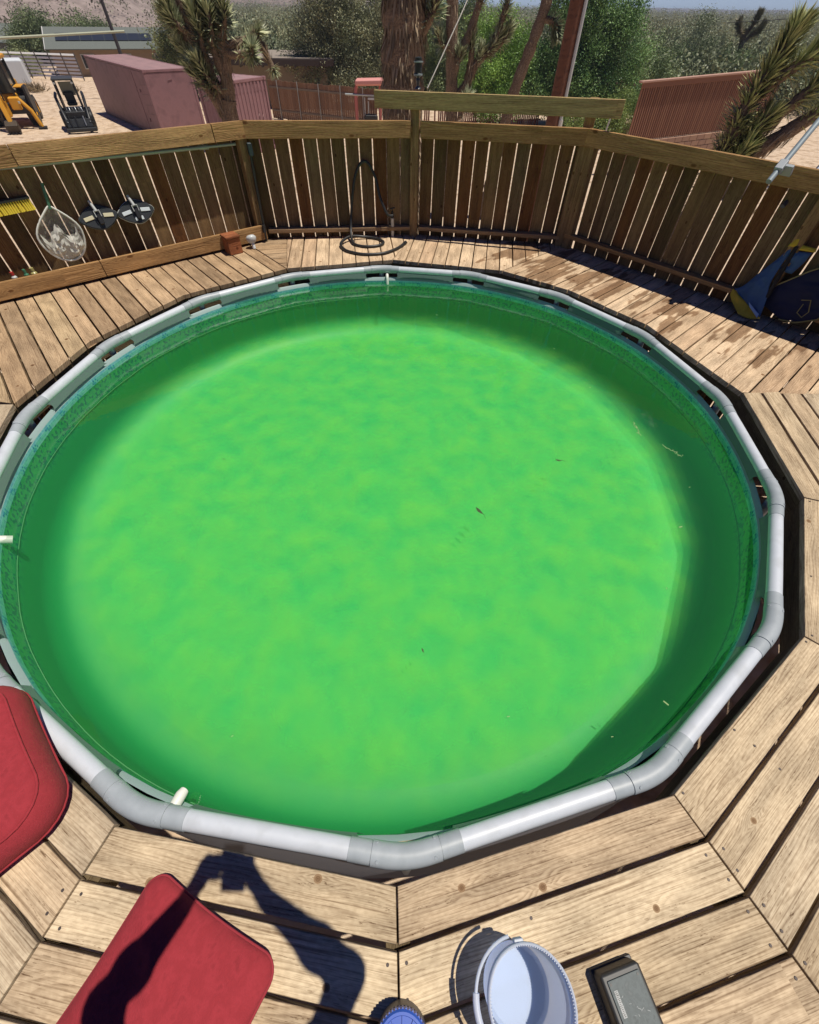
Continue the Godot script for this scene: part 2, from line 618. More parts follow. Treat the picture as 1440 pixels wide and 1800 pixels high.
	var an := noise(17, 1.0, 3)
	for y in 512:
		for x in 512:
			var q := (Vector2(x, y) / 256.0 - Vector2.ONE) * 2.36
			var m := an.get_noise_2d(q.x * 3.4, q.y * 3.4)
			var c := Color(0.33, 0.89, 0.48).lerp(Color(0.50, 0.925, 0.41), clampf(0.5 + m * 1.3, 0, 1))
			c.a = clampf((1.0 - smoothstep(1.96, 2.345, q.length())) * (0.92 + 0.35 * m), 0.0, 1.0)
			ai.set_pixel(x, y, c)
	var atex := ImageTexture.create_from_image(ai)
	for i in 5:
		var am := StandardMaterial3D.new()
		am.albedo_texture = atex
		am.albedo_color = Color(1, 1, 1, [0.58, 0.42, 0.32, 0.24, 0.18][i])
		am.transparency = BaseMaterial3D.TRANSPARENCY_ALPHA
		am.roughness = 1.0
		am.metallic_specular = 0.0
		var al := MB.new()
		for j in 64:
			var a := TAU * j / 64
			var c := TAU * (j + 1) / 64
			var pa := Vector2(cos(a), sin(a)) * 2.34
			var pc := Vector2(cos(c), sin(c)) * 2.34
			al.tri(Vector3.ZERO, Vector3(pa.x, 0, pa.y), Vector3(pc.x, 0, pc.y), Vector3.UP, Vector3.UP, Vector3.UP, Vector2(0.5, 0.5), pa / 4.72 + Vector2(0.5, 0.5), pc / 4.72 + Vector2(0.5, 0.5))
		stuff(put("suspended_algae", al, am, pool, Transform3D(Basis(Vector3.UP, i * 1.3).scaled(Vector3(1.0 - 0.008 * i, 1.0, 1.0 - 0.008 * i)), Vector3(0, 0.652 + i * 0.064, 0))))
	# pale scum line on the wall
	var sl := MB.new()
	var pts := []
	var nz := noise(6, 1.0, 3)
	for i in 161:
		var a := TAU * i / 160
		var y := 0.985 + 0.012 * nz.get_noise_2d(cos(a) * 3.0, sin(a) * 3.0)
		pts.append(Vector3(cos(a) * 2.374, y, sin(a) * 2.374))
	sl.tube(pts, 0.0022, 5, false)
	put("liner_seam", sl, mat(0.085, 0.28, 0.11, 0.6), pool)
	var ow := MB.new()
	ow.lathe(Transform3D(), [Vector2(2.47, 0.0), Vector2(2.50, 0.4), Vector2(2.50, 0.75), Vector2(2.47, 0.98), Vector2(2.43, 1.10)], 96, true)
	put("outer_wall", ow, mat(0.12, 0.125, 0.15, 0.55), pool)
	# return fittings
	var jm := mat(0.66, 0.68, 0.62, 0.4)
	for d in [[152.0, 0.27, 0.017], [15.0, 0.0, 0.0], [105.7, 0.045, 0.015], [-93.0, 0.06, 0.016]]:
		if d[1] == 0.0: continue
		var a := deg_to_rad(d[0])
		var o := Vector3(cos(a), 0, sin(a))
		var j := MB.new()
		var s := o * (2.545 if d[1] > 0.2 else 2.40) + Vector3.UP * 1.14
		if d[1] > 0.2:
			s.y = 1.19
			j.tube([s, s - o * 0.10 + Vector3.DOWN * 0.012, s - o * 0.13 + Vector3(0.0, -0.03, 0.0)], 0.021, 12)
			j.tube([s - o * 0.10 + Vector3.DOWN * 0.012, s - o * 0.12 + Vector3.DOWN * 0.02], 0.027, 12)
			j.tube([s - o * 0.13 + Vector3.DOWN * 0.03, s - o * 0.22 + Vector3.DOWN * 0.085], 0.024, 12)
		elif d[0] > 0.0:
			s.y = 1.20
			j.tube([s + o * 0.03, s - o * 0.01 + Vector3.UP * 0.008, s - o * 0.045 + Vector3.UP * 0.004, s - o * 0.060 + Vector3.DOWN * 0.004], [0.019, 0.020, 0.020, 0.016], 14)
		else:
			s.y = 1.205
			j.tube([s, s - o * d[1] * 0.6 + Vector3.UP * 0.01, s - o * d[1] + Vector3.DOWN * 0.02, s - o * d[1] * 1.1 + Vector3.DOWN * 0.07], d[2], 12)
		put("return_pipe", j, jm, pool)
	# water
	var wm := StandardMaterial3D.new()
	wm.albedo_color = Color(lin(0.05, 0.34, 0.10), 0.14)
	wm.transparency = BaseMaterial3D.TRANSPARENCY_ALPHA
	wm.roughness = 0.03
	wm.normal_enabled = true
	wm.normal_texture = noise_tex(15, 0.03, 512, [], 3, true, 1.2)
	wm.normal_scale = 0.12
	wm.uv1_triplanar = true
	wm.uv1_world_triplanar = true
	wm.uv1_scale = Vector3.ONE * 0.9
	var wd := MB.new()
	for i in 96:
		var a := TAU * i / 96
		var b := TAU * (i + 1) / 96
		wd.tri(Vector3(0, 0, 0), Vector3(cos(a) * 2.371, 0, sin(a) * 2.371), Vector3(cos(b) * 2.371, 0, sin(b) * 2.371), Vector3.UP, Vector3.UP, Vector3.UP)
	structure(put("water", wd, wm, self, Transform3D(Basis(), Vector3(0, 1.138, 0))))

# ------------------------------------------------------------------ the deck
const IA := [86.4, 63.2, 40.0, 18.0, -5.2, -29.0, -49.0, -65.2, -91.7, -116.9, -141.0, -163.0, 178.0, 153.0, 130.8, 108.6]
const IR := [1.023, 1.026, 1.040, 1.048, 1.064, 1.050, 1.056, 1.074, 1.070, 1.062, 1.062, 1.052, 1.044, 1.034, 1.024, 1.019]
const P0 := Vector2(-1.60, -3.20)
const P1 := Vector2(0.15, -3.43)
const P2 := Vector2(1.90, -3.20)
const PL := Vector2(-4.30, -0.874)
const PR := Vector2(4.00, -0.816)

func inner(k: int) -> Vector2:
	var j := posmod(k, 16)
	return Vector2.from_angle(deg_to_rad(IA[j])) * IR[j] * R

func lay(deck: Node3D, poly: Array, d: Vector2, start: Vector2, mats: Array, wide_gap := 0.009) -> void:
	d = d.normalized()
	var nd := Vector2(-d.y, d.x)
	var pp := PackedVector2Array(poly)
	var outer := PackedVector2Array([PL, P0, P1, P2, PR, Vector2(4.3, 1.0), Vector2(3.3, 3.0), Vector2(1.3, 4.0), Vector2(-1.3, 4.0), Vector2(-3.3, 3.0), Vector2(-4.4, 1.0)])
	var lo := 1e9
	var hi := -1e9
	for p in pp:
		var t := (p - start).dot(nd)
		lo = minf(lo, t)
		hi = maxf(hi, t)
	var pitch := 0.1452
	for i in range(floori(lo / pitch - 0.001), ceili(hi / pitch)):
		var gap := wide_gap * rng.randf_range(0.5, 1.5)
		var a := start + nd * (i * pitch + gap * 0.5)
		var b := start + nd * ((i + 1) * pitch - gap * 0.5)
		var sk := nd * rng.randf_range(-0.002, 0.002)
		var rect := PackedVector2Array([a - d * 6 - sk, a + d * 6 + sk, b + d * 6 + sk, b - d * 6 - sk])
		for piece in Geometry2D.intersect_polygons(rect, pp):
			for cut in Geometry2D.intersect_polygons(piece, outer):
				var ar := 0.0
				for j in cut.size(): ar += cut[j].cross(cut[(j + 1) % cut.size()])
				if absf(ar) < 0.004: continue
				var m0 := 1e9
				var m1 := -1e9
				for p in cut:
					m0 = minf(m0, (p - start).dot(d))
					m1 = maxf(m1, (p - start).dot(d))
				var mb := MB.new()
				mb.has2 = true
				var y := TOP + rng.randf_range(-0.0025, 0.002)
				mb.plank(cut, y - 0.037, y, 0.004, d, a + d * m0, pitch - gap, rng.randf() * maxf(0.0, 1.0 - (m1 - m0) / 1.16), float(rng.randi() % 8))
				put("board", mb, mats[rng.randi() % mats.size()], deck)

func build_deck() -> void:
	var deck := Node3D.new()
	deck.name = "deck"
	add_child(deck)
	structure(deck)
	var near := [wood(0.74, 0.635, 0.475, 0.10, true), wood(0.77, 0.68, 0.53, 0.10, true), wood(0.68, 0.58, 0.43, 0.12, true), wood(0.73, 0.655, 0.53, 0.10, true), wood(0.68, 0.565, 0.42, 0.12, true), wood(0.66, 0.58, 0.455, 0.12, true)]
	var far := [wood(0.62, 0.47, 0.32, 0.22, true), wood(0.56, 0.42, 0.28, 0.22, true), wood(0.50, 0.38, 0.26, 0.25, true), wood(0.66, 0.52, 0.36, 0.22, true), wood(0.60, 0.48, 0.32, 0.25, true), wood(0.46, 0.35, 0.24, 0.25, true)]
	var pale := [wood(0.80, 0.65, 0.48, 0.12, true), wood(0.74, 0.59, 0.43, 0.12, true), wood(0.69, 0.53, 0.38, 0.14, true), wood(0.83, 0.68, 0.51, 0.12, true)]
	for pr in [[4, 3], [3, 2], [2, 1], [1, 0], [0, 15], [15, 14], [14, 13], [13, 12]]:
		var a := inner(pr[0])
		var b := inner(pr[1])
		var t := (b - a).normalized() * 0.0025
		var poly := [a + t, b - t, b * 1.75 - t, a * 1.75 + t]
		var d := b - a
		var nd := Vector2(-d.y, d.x).normalized()
		if nd.dot(a) < 0.0: d = -d
		lay(deck, poly, d, a, near, 0.013)
	var seam_l := Vector2(-0.98, -0.16)
	var s1 := Vector2(-0.62, -0.72)
	var s2 := Vector2(-0.199, -0.984)
	var sr := Vector2(0.727, -0.687)
	var g := Vector2(0.003, 0)
	lay(deck, [inner(4) - Vector2(0, 0.003), inner(4) + Vector2(2.6, 0.0), Vector2(5.4, -3), Vector2(3.0, -5.2), inner(7) + sr * 2.6, inner(7) + g, inner(6), inner(5)], sr, inner(7), pale)
	lay(deck, [inner(8) + g, P1 + g * 0.8, P1 + Vector2(0.02, -1), inner(7) + sr * 2.6, inner(7) - g], Vector2(0.13, -0.99), inner(8), pale)
	lay(deck, [inner(9) + g, inner(9) + s2 * 1.6 + g, P1 + Vector2(0, -1) - g, P1 - g, inner(8) - g], Vector2(-0.13, -0.99), inner(9), pale)
	lay(deck, [inner(9), inner(9) + s1 * 2.0 + g, inner(9) + s2 * 2.0 - g], Vector2(0.96, -0.27), inner(9), far)
	lay(deck, [inner(9) - g, inner(9) + s1 * 2.2 - g, Vector2(-5.4, -3.4), inner(12) + seam_l * 2.6 - Vector2(0, 0.003), inner(12) - Vector2(0, 0.003), inner(11), inner(10)], Vector2(-0.653, -0.757), inner(9), far, 0.011)
	# what carries the boards
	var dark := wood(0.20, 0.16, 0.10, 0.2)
	for k in 16:
		var a := inner(k)
		var b := inner(k + 1)
		var mid := (a + b) / 2
		var out := mid.normalized()
		var x := Vector3(b.x - a.x, 0, b.y - a.y)
		var mb := MB.new()
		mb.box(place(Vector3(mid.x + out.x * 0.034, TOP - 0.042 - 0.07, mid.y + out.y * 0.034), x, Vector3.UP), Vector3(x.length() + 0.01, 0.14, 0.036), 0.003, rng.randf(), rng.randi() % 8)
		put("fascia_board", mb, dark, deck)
		for j in [0.42, 0.85]:
			var c: Vector2 = mid + out * j
			var j2 := MB.new()
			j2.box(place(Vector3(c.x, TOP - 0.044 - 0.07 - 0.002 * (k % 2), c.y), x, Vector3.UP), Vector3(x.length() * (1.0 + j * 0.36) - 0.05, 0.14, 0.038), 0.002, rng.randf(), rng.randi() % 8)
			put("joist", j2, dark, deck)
		var rj := MB.new()
		var c3 := a + a.normalized() * 0.62
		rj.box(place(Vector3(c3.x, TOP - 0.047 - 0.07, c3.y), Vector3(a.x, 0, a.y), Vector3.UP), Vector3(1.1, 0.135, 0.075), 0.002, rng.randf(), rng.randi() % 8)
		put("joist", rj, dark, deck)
	# screws
	var sc := MB.new()
	sc.lathe(Transform3D(), [Vector2(0.0050, -0.004), Vector2(0.0050, 0.0006), Vector2(0.0042, 0.0014), Vector2(0.0, 0.0012)], 7)
	var where := []
	for pr in [[3, 2], [2, 1], [1, 0], [0, 15], [15, 14]]:
		var a := inner(pr[0])
		var b := inner(pr[1])
		var d := (b - a).normalized()
		var o := Vector2(-d.y, d.x)
		if o.dot(a) < 0: o = -o
		for i in 7:
			for q in [0.035, 0.108]:
				var w: Vector2 = a + o * (i * 0.1452 + q + rng.randf_range(-0.012, 0.012))
				var grow := o.dot(Vector2.ONE) * 0.0
				var half := (b - a).length()
				var spread: float = (i * 0.1452 + q) * 0.2 + grow
				for s in [-spread + 0.03, half + spread - 0.03, half * 0.62]:
					if rng.randf() < 0.88:
						var p: Vector2 = w + d * (s + rng.randf_range(-0.008, 0.008))
						where.append(Transform3D(Basis(), Vector3(p.x, TOP - 0.0015, p.y)))
	stuff(many("screw", sc.mesh(), mat(0.07, 0.055, 0.05, 0.6, 0.3), where, deck))

# ------------------------------------------------------------------ the fence round the deck
var picket_meshes := []
var picket_mats := []

func fence(A: Vector2, B: Vector2, label: String, top_cuts: Array, low: String, posts: Array, first := 0.0) -> Node3D:
	var d := (B - A).normalized()
	var n := Vector2(-d.y, d.x)
	if n.dot(A) > 0: n = -n
	var L := (B - A).length()
	var x := Vector3(d.x, 0, d.y)
	var at := func(s: float, off: float, y: float) -> Vector3:
		var p := A + d * s + n * off
		return Vector3(p.x, y, p.y)
	var f := thing("deck_fence", label, "fence")
	if picket_meshes.is_empty():
		for i in 8:
			var mb := MB.new()
			mb.box(Transform3D(Basis(Vector3(0, 0, 1), PI / 2), Vector3.ZERO), Vector3(2.26, 0.1365 - 0.0012 * (i % 4), 0.017), 0.002, rng.randf(), i, 0.7)
			picket_meshes.append(mb.mesh())
		for c in [[0.235, 0.131, 0.056], [0.25, 0.165, 0.09], [0.235, 0.139, 0.064], [0.227, 0.107, 0.041], [0.118, 0.078, 0.037], [0.252, 0.185, 0.105], [0.16, 0.111, 0.054], [0.3, 0.2, 0.1]]:
			picket_mats.append(wood(c[0], c[1], c[2], 0.2))
	var k := int((L - first) / 0.1452)
	for i in k + 1:
		var s := first + (i + 0.5) * 0.1452
		if s > L + 0.02: continue
		var p: Vector3 = at.call(s + rng.randf_range(-0.003, 0.003), -0.0095 + rng.randf_range(-0.002, 0.001), 1.15 + rng.randf_range(-0.008, 0.008))
		var xf := place(p, x, Vector3.UP)
		xf.basis = xf.basis * Basis(Vector3(0, 0, 1), rng.randf_range(-0.0028, 0.0028)) * Basis(Vector3.UP, rng.randf_range(-0.03, 0.03) + (PI if rng.randf() < 0.5 else 0.0))
		put("picket", picket_meshes[rng.randi() % 8], picket_mats[rng.randi() % 8], f, xf)
	var rail := [wood(0.60, 0.38, 0.18, 0.3), wood(0.64, 0.42, 0.21, 0.3), wood(0.52, 0.33, 0.16, 0.3)]
	for c in top_cuts.size() - 1:
		var a: float = top_cuts[c] + 0.002
		var b: float = top_cuts[c + 1] - 0.002
		var mb := MB.new()
		mb.box(place(at.call((a + b) / 2, 0.108, 2.247), x, Vector3.UP), Vector3(b - a, 0.135, 0.038), 0.004, rng.randf(), [0, 2, 4, 1][c % 4], 0.5)
		put("top_rail", mb, rail[c % 3], f)
	var back := MB.new()
	back.box(place(at.call(L / 2, 0.044, 2.245), x, Vector3.UP), Vector3(L - 0.1, 0.038, 0.096), 0.003, 0.2, 5, 0.5)
	put("back_rail", back, rail[2], f)
	if low == "kick":
		for c in [[0.03, 1.777], [1.781, L]]:
			var mb := MB.new()
			mb.box(place(at.call((c[0] + c[1]) / 2, 0.108, 1.372), x, Vector3.UP), Vector3(c[1] - c[0], 0.138, 0.036), 0.004, rng.randf(), 0 if c[0] < 1 else 2, 0.5)
			put("kick_board", mb, rail[0], f)
		var sh := MB.new()
		sh.box(place(at.call(L / 2, 0.045, 1.37), x, Vector3.UP), Vector3(L - 0.1, 0.036, 0.086), 0.003, 0.1, 5, 0.5)
		put("bottom_rail", sh, rail[2], f)
	else:
		var mb := MB.new()
		mb.box(place(at.call(L / 2, 0.047, 1.365 if low == "low" else 1.40), x, Vector3.UP), Vector3(L - 0.12, 0.04, 0.086), 0.004, rng.randf(), 4, 0.5)
		put("bottom_rail", mb, wood(0.56, 0.40, 0.25, 0.3) if low == "low" else rail[0], f)
	for p in posts:
		var mb := MB.new()
		var hh: float = p[1]
		mb.box(Transform3D(Basis(Vector3(0, 0, 1), PI / 2), Vector3.ZERO), Vector3(hh, 0.087, 0.087), 0.004, 0.1, 3, 0.8)
		var q: Vector3 = at.call(p[0], 0.0445, hh / 2 + 0.02)
		put("post", mb, wood(0.46, 0.32, 0.17, 0.3), f, place(q, x, Vector3.UP))
	return f

func build_fence() -> void:
	fence(P0, PL, "brown picket fence along the left side of the deck with a kick board", [-0.02, 0.355, 2.0, 3.56], "kick", [[0.06, 2.16], [2.72, 2.16]], 0.0)
	fence(P0, P1, "short brown picket fence section where the black hose hangs", [0.0, 1.70], "low", [], 0.0)
	var f := fence(P1, P2, "brown picket fence section under the raised greenish handrail", [0.06, 1.76], "low", [[0.0, 2.46], [1.72, 2.50]], 0.05)
	fence(P2, PR, "brown picket fence along the right side of the deck in shade", [-0.03, 3.14], "high", [[0.10, 2.16], [2.2, 2.16]], 0.16)
	fence(PR, Vector2(4.34, 1.25), "brown picket fence continuing beyond the right edge of the view", [0.0, 2.09], "high", [[2.05, 2.16]])
	var hr := MB.new()
	var a := Vector3(-0.27, 2.455, -3.40)
	var b := Vector3(2.06, 2.47, -2.93)
	hr.box(place((a + b) / 2, b - a, Vector3.UP), Vector3((b - a).length(), 0.13, 0.038), 0.004, 0.1, 4, 0.45)
	put("handrail", hr, wood(0.66, 0.52, 0.27, 0.3), f)

# ------------------------------------------------------------------ things on and round the deck
func pillow(mb: MB, outline: Array, thick: float, edge: float, pw: float, base := 0.0) -> void:
	# outline: Vector2 list round the cushion; rises from its edge band (edge high) to thick in the middle
	var k := outline.size()
	var c := Vector2.ZERO
	for p in outline: c += p
	c /= k
	var rings := [[1.0, base + (thick - edge) * 0.5]]
	for i in 9:
		var t := 1.0 - pow(i / 8.0, 1.0)
		var s := 1.0 - 0.35 * pow(i / 8.0, 2.0) if i < 8 else 0.0
		rings.append([s, 0.0])
	rings = []
	var lo := base + (thick - edge) * 0.5
	var hi := lo + edge
	var nz := noise(int(thick * 1000), 2.0, 2)
	for i in 11:      # top
		var s := cos(PI / 2 * i / 10.0)
		rings.append([s, hi + (base + thick - hi) * pow(1.0 - pow(s, pw), 0.6)])
	var P := func(i: int, j: int, up: bool) -> Vector3:
		var q: Vector2 = c + (outline[j % k] - c) * rings[i][0]
		var y: float = rings[i][1]
		if up:
			var rr: float = rings[i][0]
			y += nz.get_noise_2d(q.x * 3.0, q.y * 3.0) * 0.016 * (1.0 - rr * rr)
			if i > 0: y += 0.0045 * sin((j % k) * 1.9) * sin((j % k) * 0.37) * pow(rr, 5.0)
			return Vector3(q.x, y, q.y)
		return Vector3(q.x, maxf(base, lo - (y - hi)), q.y)
	for up in [true, false]:
		for i in 10:
			for j in k:
				var a: Vector3 = P.call(i, j, up)
				var b: Vector3 = P.call(i, j + 1, up)
				var d: Vector3 = P.call(i + 1, j, up)
				var e: Vector3 = P.call(i + 1, j + 1, up)
				var N := func(ii: int, jj: int) -> Vector3:
					var du: Vector3 = P.call(ii, jj + 1, up) - P.call(ii, jj + k - 1, up)
					var dv: Vector3 = P.call(mini(ii + 1, 10), jj, up) - P.call(maxi(ii - 1, 0), jj, up)
					var nn := du.cross(dv)
					if nn.length() < 1e-9: return Vector3.UP if up else Vector3.DOWN
					nn = nn.normalized()
					return nn if (nn.y > 0) == up else -nn
				if i == 9:
					mb.tri(a, b, d, N.call(i, j), N.call(i, j + 1), Vector3.UP if up else Vector3.DOWN)
				else:
					mb.quad(a, b, e, d, N.call(i, j), N.call(i, j + 1), N.call(i + 1, j + 1), N.call(i + 1, j))
	for j in k:
		var a: Vector2 = outline[j]
		var b: Vector2 = outline[(j + 1) % k]
		var nn := Vector3(b.y - a.y, 0, a.x - b.x).normalized()
		if Vector2(nn.x, nn.z).dot(a - c) < 0: nn = -nn
		mb.flat(Vector3(a.x, lo, a.y), Vector3(b.x, lo, b.y), Vector3(b.x, hi, b.y), Vector3(a.x, hi, a.y), nn)

func ringed(mb: MB, outline: Array, rings: Array, closed: bool) -> void:      # a soft skin over rings of [scale, height]
	var k := outline.size()
	var nz := noise(71, 3.0, 2)
	var P := func(i: int, j: int) -> Vector3:
		var s: float = rings[i][0]
		var q: Vector2 = outline[posmod(j, k)] * s
		var y: float = rings[i][1]
		if closed: y += nz.get_noise_2d(q.x * 2.0, q.y * 2.0) * 0.012 * (1.0 - s)
		else: q *= 1.0 + 0.006 * nz.get_noise_2d(j * 0.12, y * 20.0)
		return Vector3(q.x, y, q.y)
	var N := func(i: int, j: int) -> Vector3:
		var du: Vector3 = P.call(i, j + 1) - P.call(i, j - 1)
		var dv: Vector3 = P.call(mini(i + 1, rings.size() - 1), j) - P.call(maxi(i - 1, 0), j)
		var n := du.cross(dv)
		if n.length() < 1e-9: return Vector3.UP
		n = n.normalized()
		var p: Vector3 = P.call(i, j)
		return n if n.dot(Vector3(p.x, 0.5 if closed else 0.0, p.z)) > 0.0 else -n
	for i in rings.size() - 1:
		for j in k:
			mb.quad(P.call(i, j), P.call(i, j + 1), P.call(i + 1, j + 1), P.call(i + 1, j), N.call(i, j), N.call(i, j + 1), N.call(i + 1, j + 1), N.call(i + 1, j))

func rounded(w: float, d: float, r: float, sag := 0.0, n := 6) -> Array:
	var o := []
	for q in [[1, 1], [-1, 1], [-1, -1], [1, -1]]:
		var c := Vector2(q[0] * (w / 2 - r), q[1] * (d / 2 - r))
		var a0 := Vector2(q[0], q[1]).angle() - PI / 4
		for i in n + 1:
			o.append(c + Vector2.from_angle(a0 + PI / 2 * i / n) * r)
		# side to the next corner, drawn in a little
		var nq = [[-1, 1], [-1, -1], [1, -1], [1, 1]][[[1, 1], [-1, 1], [-1, -1], [1, -1]].find(q)]
		var e0: Vector2 = o[-1]
		var c2 := Vector2(nq[0] * (w / 2 - r), nq[1] * (d / 2 - r))
		var e1: Vector2 = c2 + Vector2.from_angle(Vector2(nq[0], nq[1]).angle() - PI / 4) * r
		for i in range(1, 8):
			var t := i / 8.0
			o.append(e0.lerp(e1, t) * (1.0 - sag * sin(PI * t)))
	return o

func loop3(o: Array, y: float, grow := 1.0) -> Array:
	var p := []
	for q in o: p.append(Vector3(q.x * grow, y, q.y * grow))
	p.append(p[0])
	p.append(p[1])
	return p

func build_things() -> void:
	# cushions
	var red := mat(0.31, 0.026, 0.036, 0.95)
	tri_tex(red, noise_tex(21, 0.012, 1024, [Color(0.84, 0.80, 0.80), Color(1, 1, 1), Color(0.93, 0.90, 0.90), Color(1.0, 0.97, 0.96)], 6), 1.6, false)
	red.rim_enabled = true
	red.rim = 0.12
	red.rim_tint = 0.8
	red.normal_enabled = true
	red.normal_texture = noise_tex(22, 0.22, 512, [], 2, true, 3.0)
	red.normal_scale = 0.35
	var piping := mat(0.27, 0.025, 0.036, 0.95)
	var c1 := thing("seat_cushion", "thick boxed red seat cushion on the left edge of the deck, overlapping the pool rim", "cushion", Vector3(-1.345, TOP + 0.012, 2.335), deg_to_rad(-43.0))
	var o1 := rounded(0.62, 0.62, 0.125, 0.012)
	var m1 := MB.new()
	var rings1 := [[0.90, 0.0], [0.965, 0.012], [0.992, 0.035], [1.0, 0.062], [0.992, 0.088], [0.965, 0.112], [0.918, 0.131], [0.905, 0.135]]
	ringed(m1, o1, rings1, false)
	ringed(m1, o1, [[0.905, 0.135], [0.89, 0.141], [0.85, 0.148], [0.75, 0.156], [0.55, 0.163], [0.3, 0.166], [0.0, 0.167]], true)
	put("cover", m1, red, c1)
	var p1 := MB.new()
	p1.tube(loop3(o1, 0.136, 0.908), 0.0045, 8, false)
	put("piping", p1, red, c1)
	var p1b := MB.new()
	p1b.tube(loop3(o1, 0.030, 0.990), 0.0045, 8, false)
	put("piping", p1b, red, c1)
	var c2 := thing("throw_cushion", "flat faded red cushion lying on the deck, crossed by the arm shadow", "cushion", Vector3(-0.470, TOP + 0.002, 2.780), deg_to_rad(-25.0))
	var o2 := rounded(0.455, 0.47, 0.045, 0.03)
	var m2 := MB.new()
	pillow(m2, o2, 0.115, 0.012, 2.6)
	put("cover", m2, red, c2)
	var p2 := MB.new()
	p2.tube(loop3(o2, 0.0575, 1.004), 0.0042, 8, false)
	put("piping", p2, piping, c2)
	# bucket
	var bw := mat(0.70, 0.74, 0.78, 0.4)
	bw.backlight_enabled = true
	bw.backlight = Color(0.8, 0.85, 0.95)
	var bin := mat(0.68, 0.80, 0.96, 0.45)
	bin.backlight_enabled = true
	bin.backlight = Color(0.90, 0.96, 1.08)
	var b := thing("bucket", "open white plastic bucket with a pale blue inside and a wire bail", "bucket", Vector3(0.503, TOP, 2.705), deg_to_rad(8.0))
	var bo := MB.new()
	bo.lathe(Transform3D(), [Vector2(0.0, 0.0), Vector2(0.088, 0.0), Vector2(0.092, 0.004), Vector2(0.1015, 0.186)], 64)
	put("wall", bo, bin, b)
	var br0 := MB.new()
	br0.lathe(Transform3D(), [Vector2(0.1030, 0.165), Vector2(0.1075, 0.166), Vector2(0.1075, 0.172), Vector2(0.1030, 0.173), Vector2(0.1030, 0.185), Vector2(0.1085, 0.186), Vector2(0.1095, 0.190), Vector2(0.1090, 0.199), Vector2(0.1065, 0.2015), Vector2(0.1040, 0.2005), Vector2(0.1020, 0.188)], 64)
	put("rim", br0, bw, b)
	var bi := MB.new()
	bi.lathe(Transform3D(), [Vector2(0.0905, 0.010), Vector2(0.080, 0.005), Vector2(0.0, 0.004)], 64)
	put("bottom", bi, bin, b)
	var ridge := []
	for i in 110:
		var a := TAU * i / 110
		ridge.append(Transform3D(Basis(Vector3.UP, -a), Vector3(cos(a) * 0.1035, 0.1935, sin(a) * 0.1035)))
	var rb := MB.new()
	rb.box(Transform3D(), Vector3(0.004, 0.010, 0.0024))
	stuff(many("rim_ridge", rb.mesh(), bw, ridge, b))
	var bl := MB.new()
	var bp := []
	for i in 25:
		var a := deg_to_rad(-98.0 - 164.0 * i / 24.0)
		bp.append(Vector3(cos(a) * 0.130 - 0.004, 0.170 - 0.018 * sin(PI * i / 24.0), sin(a) * 0.122))
	bl.tube(bp, 0.0042, 8)
	put("bail", bl, bw, b)
	var gr := MB.new()
	gr.tube(bp.slice(10, 16), 0.0085, 10)
	put("grip", gr, bw, b)
	for s in [-1.0, 1.0]:
		var ear := MB.new()
		ear.box(Transform3D(Basis(), Vector3(0.0, 0.172, s * 0.111)), Vector3(0.026, 0.030, 0.010), 0.003)
		put("ear", ear, bw, b)
	# jar with blue cap
	var blue := mat(0.025, 0.085, 0.42, 0.4)
	var jar := thing("chemical_jar", "jar with a round ribbed blue screw cap beside the bucket", "jar", Vector3(0.183, TOP, 2.802))
	var jb := MB.new()
	jb.lathe(Transform3D(), [Vector2(0, 0), Vector2(0.066, 0.0), Vector2(0.069, 0.004), Vector2(0.069, 0.066), Vector2(0.058, 0.078), Vector2(0.0, 0.079)], 40)
	put("body", jb, mat(0.03, 0.035, 0.05, 0.5), jar)
	var jc := MB.new()
	jc.lathe(Transform3D(), [Vector2(0.0, 0.072), Vector2(0.066, 0.072), Vector2(0.069, 0.075), Vector2(0.068, 0.099), Vector2(0.064, 0.104), Vector2(0.058, 0.104), Vector2(0.056, 0.0985), Vector2(0.016, 0.0985), Vector2(0.014, 0.102), Vector2(0.0, 0.102)], 48)
	for i in 48:
		var a := TAU * i / 48
		jc.box(Transform3D(Basis(Vector3.UP, -a), Vector3(cos(a) * 0.0685, 0.087, sin(a) * 0.0685)), Vector3(0.004, 0.022, 0.004))
	for i in 12:
		var a := TAU * i / 12
		jc.box(Transform3D(Basis(Vector3.UP, -a), Vector3(cos(a) * 0.036, 0.0995, sin(a) * 0.036)), Vector3(0.042, 0.006, 0.003))
	put("cap", jc, blue, jar)
	# black case
	var blk := mat(0.028, 0.030, 0.032, 0.5)
	var topm := mat(0.125, 0.14, 0.145, 0.6)
	tri_tex(topm, noise_tex(25, 0.02, 512, [Color(0.62, 0.66, 0.66), Color(0.85, 0.9, 0.9), Color(0.75, 0.8, 0.8), Color(1, 1, 1)], 5), 4.0, false)
	var box := thing("equipment_box", "black plastic box with a scuffed grey top and a small white label", "box", Vector3(0.818, TOP, 2.785), deg_to_rad(15.5))
	var bb := MB.new()
	bb.box(Transform3D(Basis(), Vector3(0, 0.035, 0)), Vector3(0.122, 0.070, 0.27), 0.009)
	bb.box(Transform3D(Basis(), Vector3(0, 0.006, 0)), Vector3(0.130, 0.012, 0.278), 0.003)
	put("case", bb, blk, box)
	var bt := MB.new()
	bt.box(Transform3D(Basis(), Vector3(0.002, 0.071, 0.004)), Vector3(0.098, 0.006, 0.248), 0.002)
	put("lid_panel", bt, topm, box)
	var lb := MB.new()
	lb.box(Transform3D(Basis(), Vector3(-0.034, 0.0745, -0.075)), Vector3(0.010, 0.001, 0.050))
	put("label", lb, mat(0.36, 0.38, 0.38, 0.6), box)
	var pr := MB.new()
	var lr := RandomNumberGenerator.new()
	lr.seed = 8
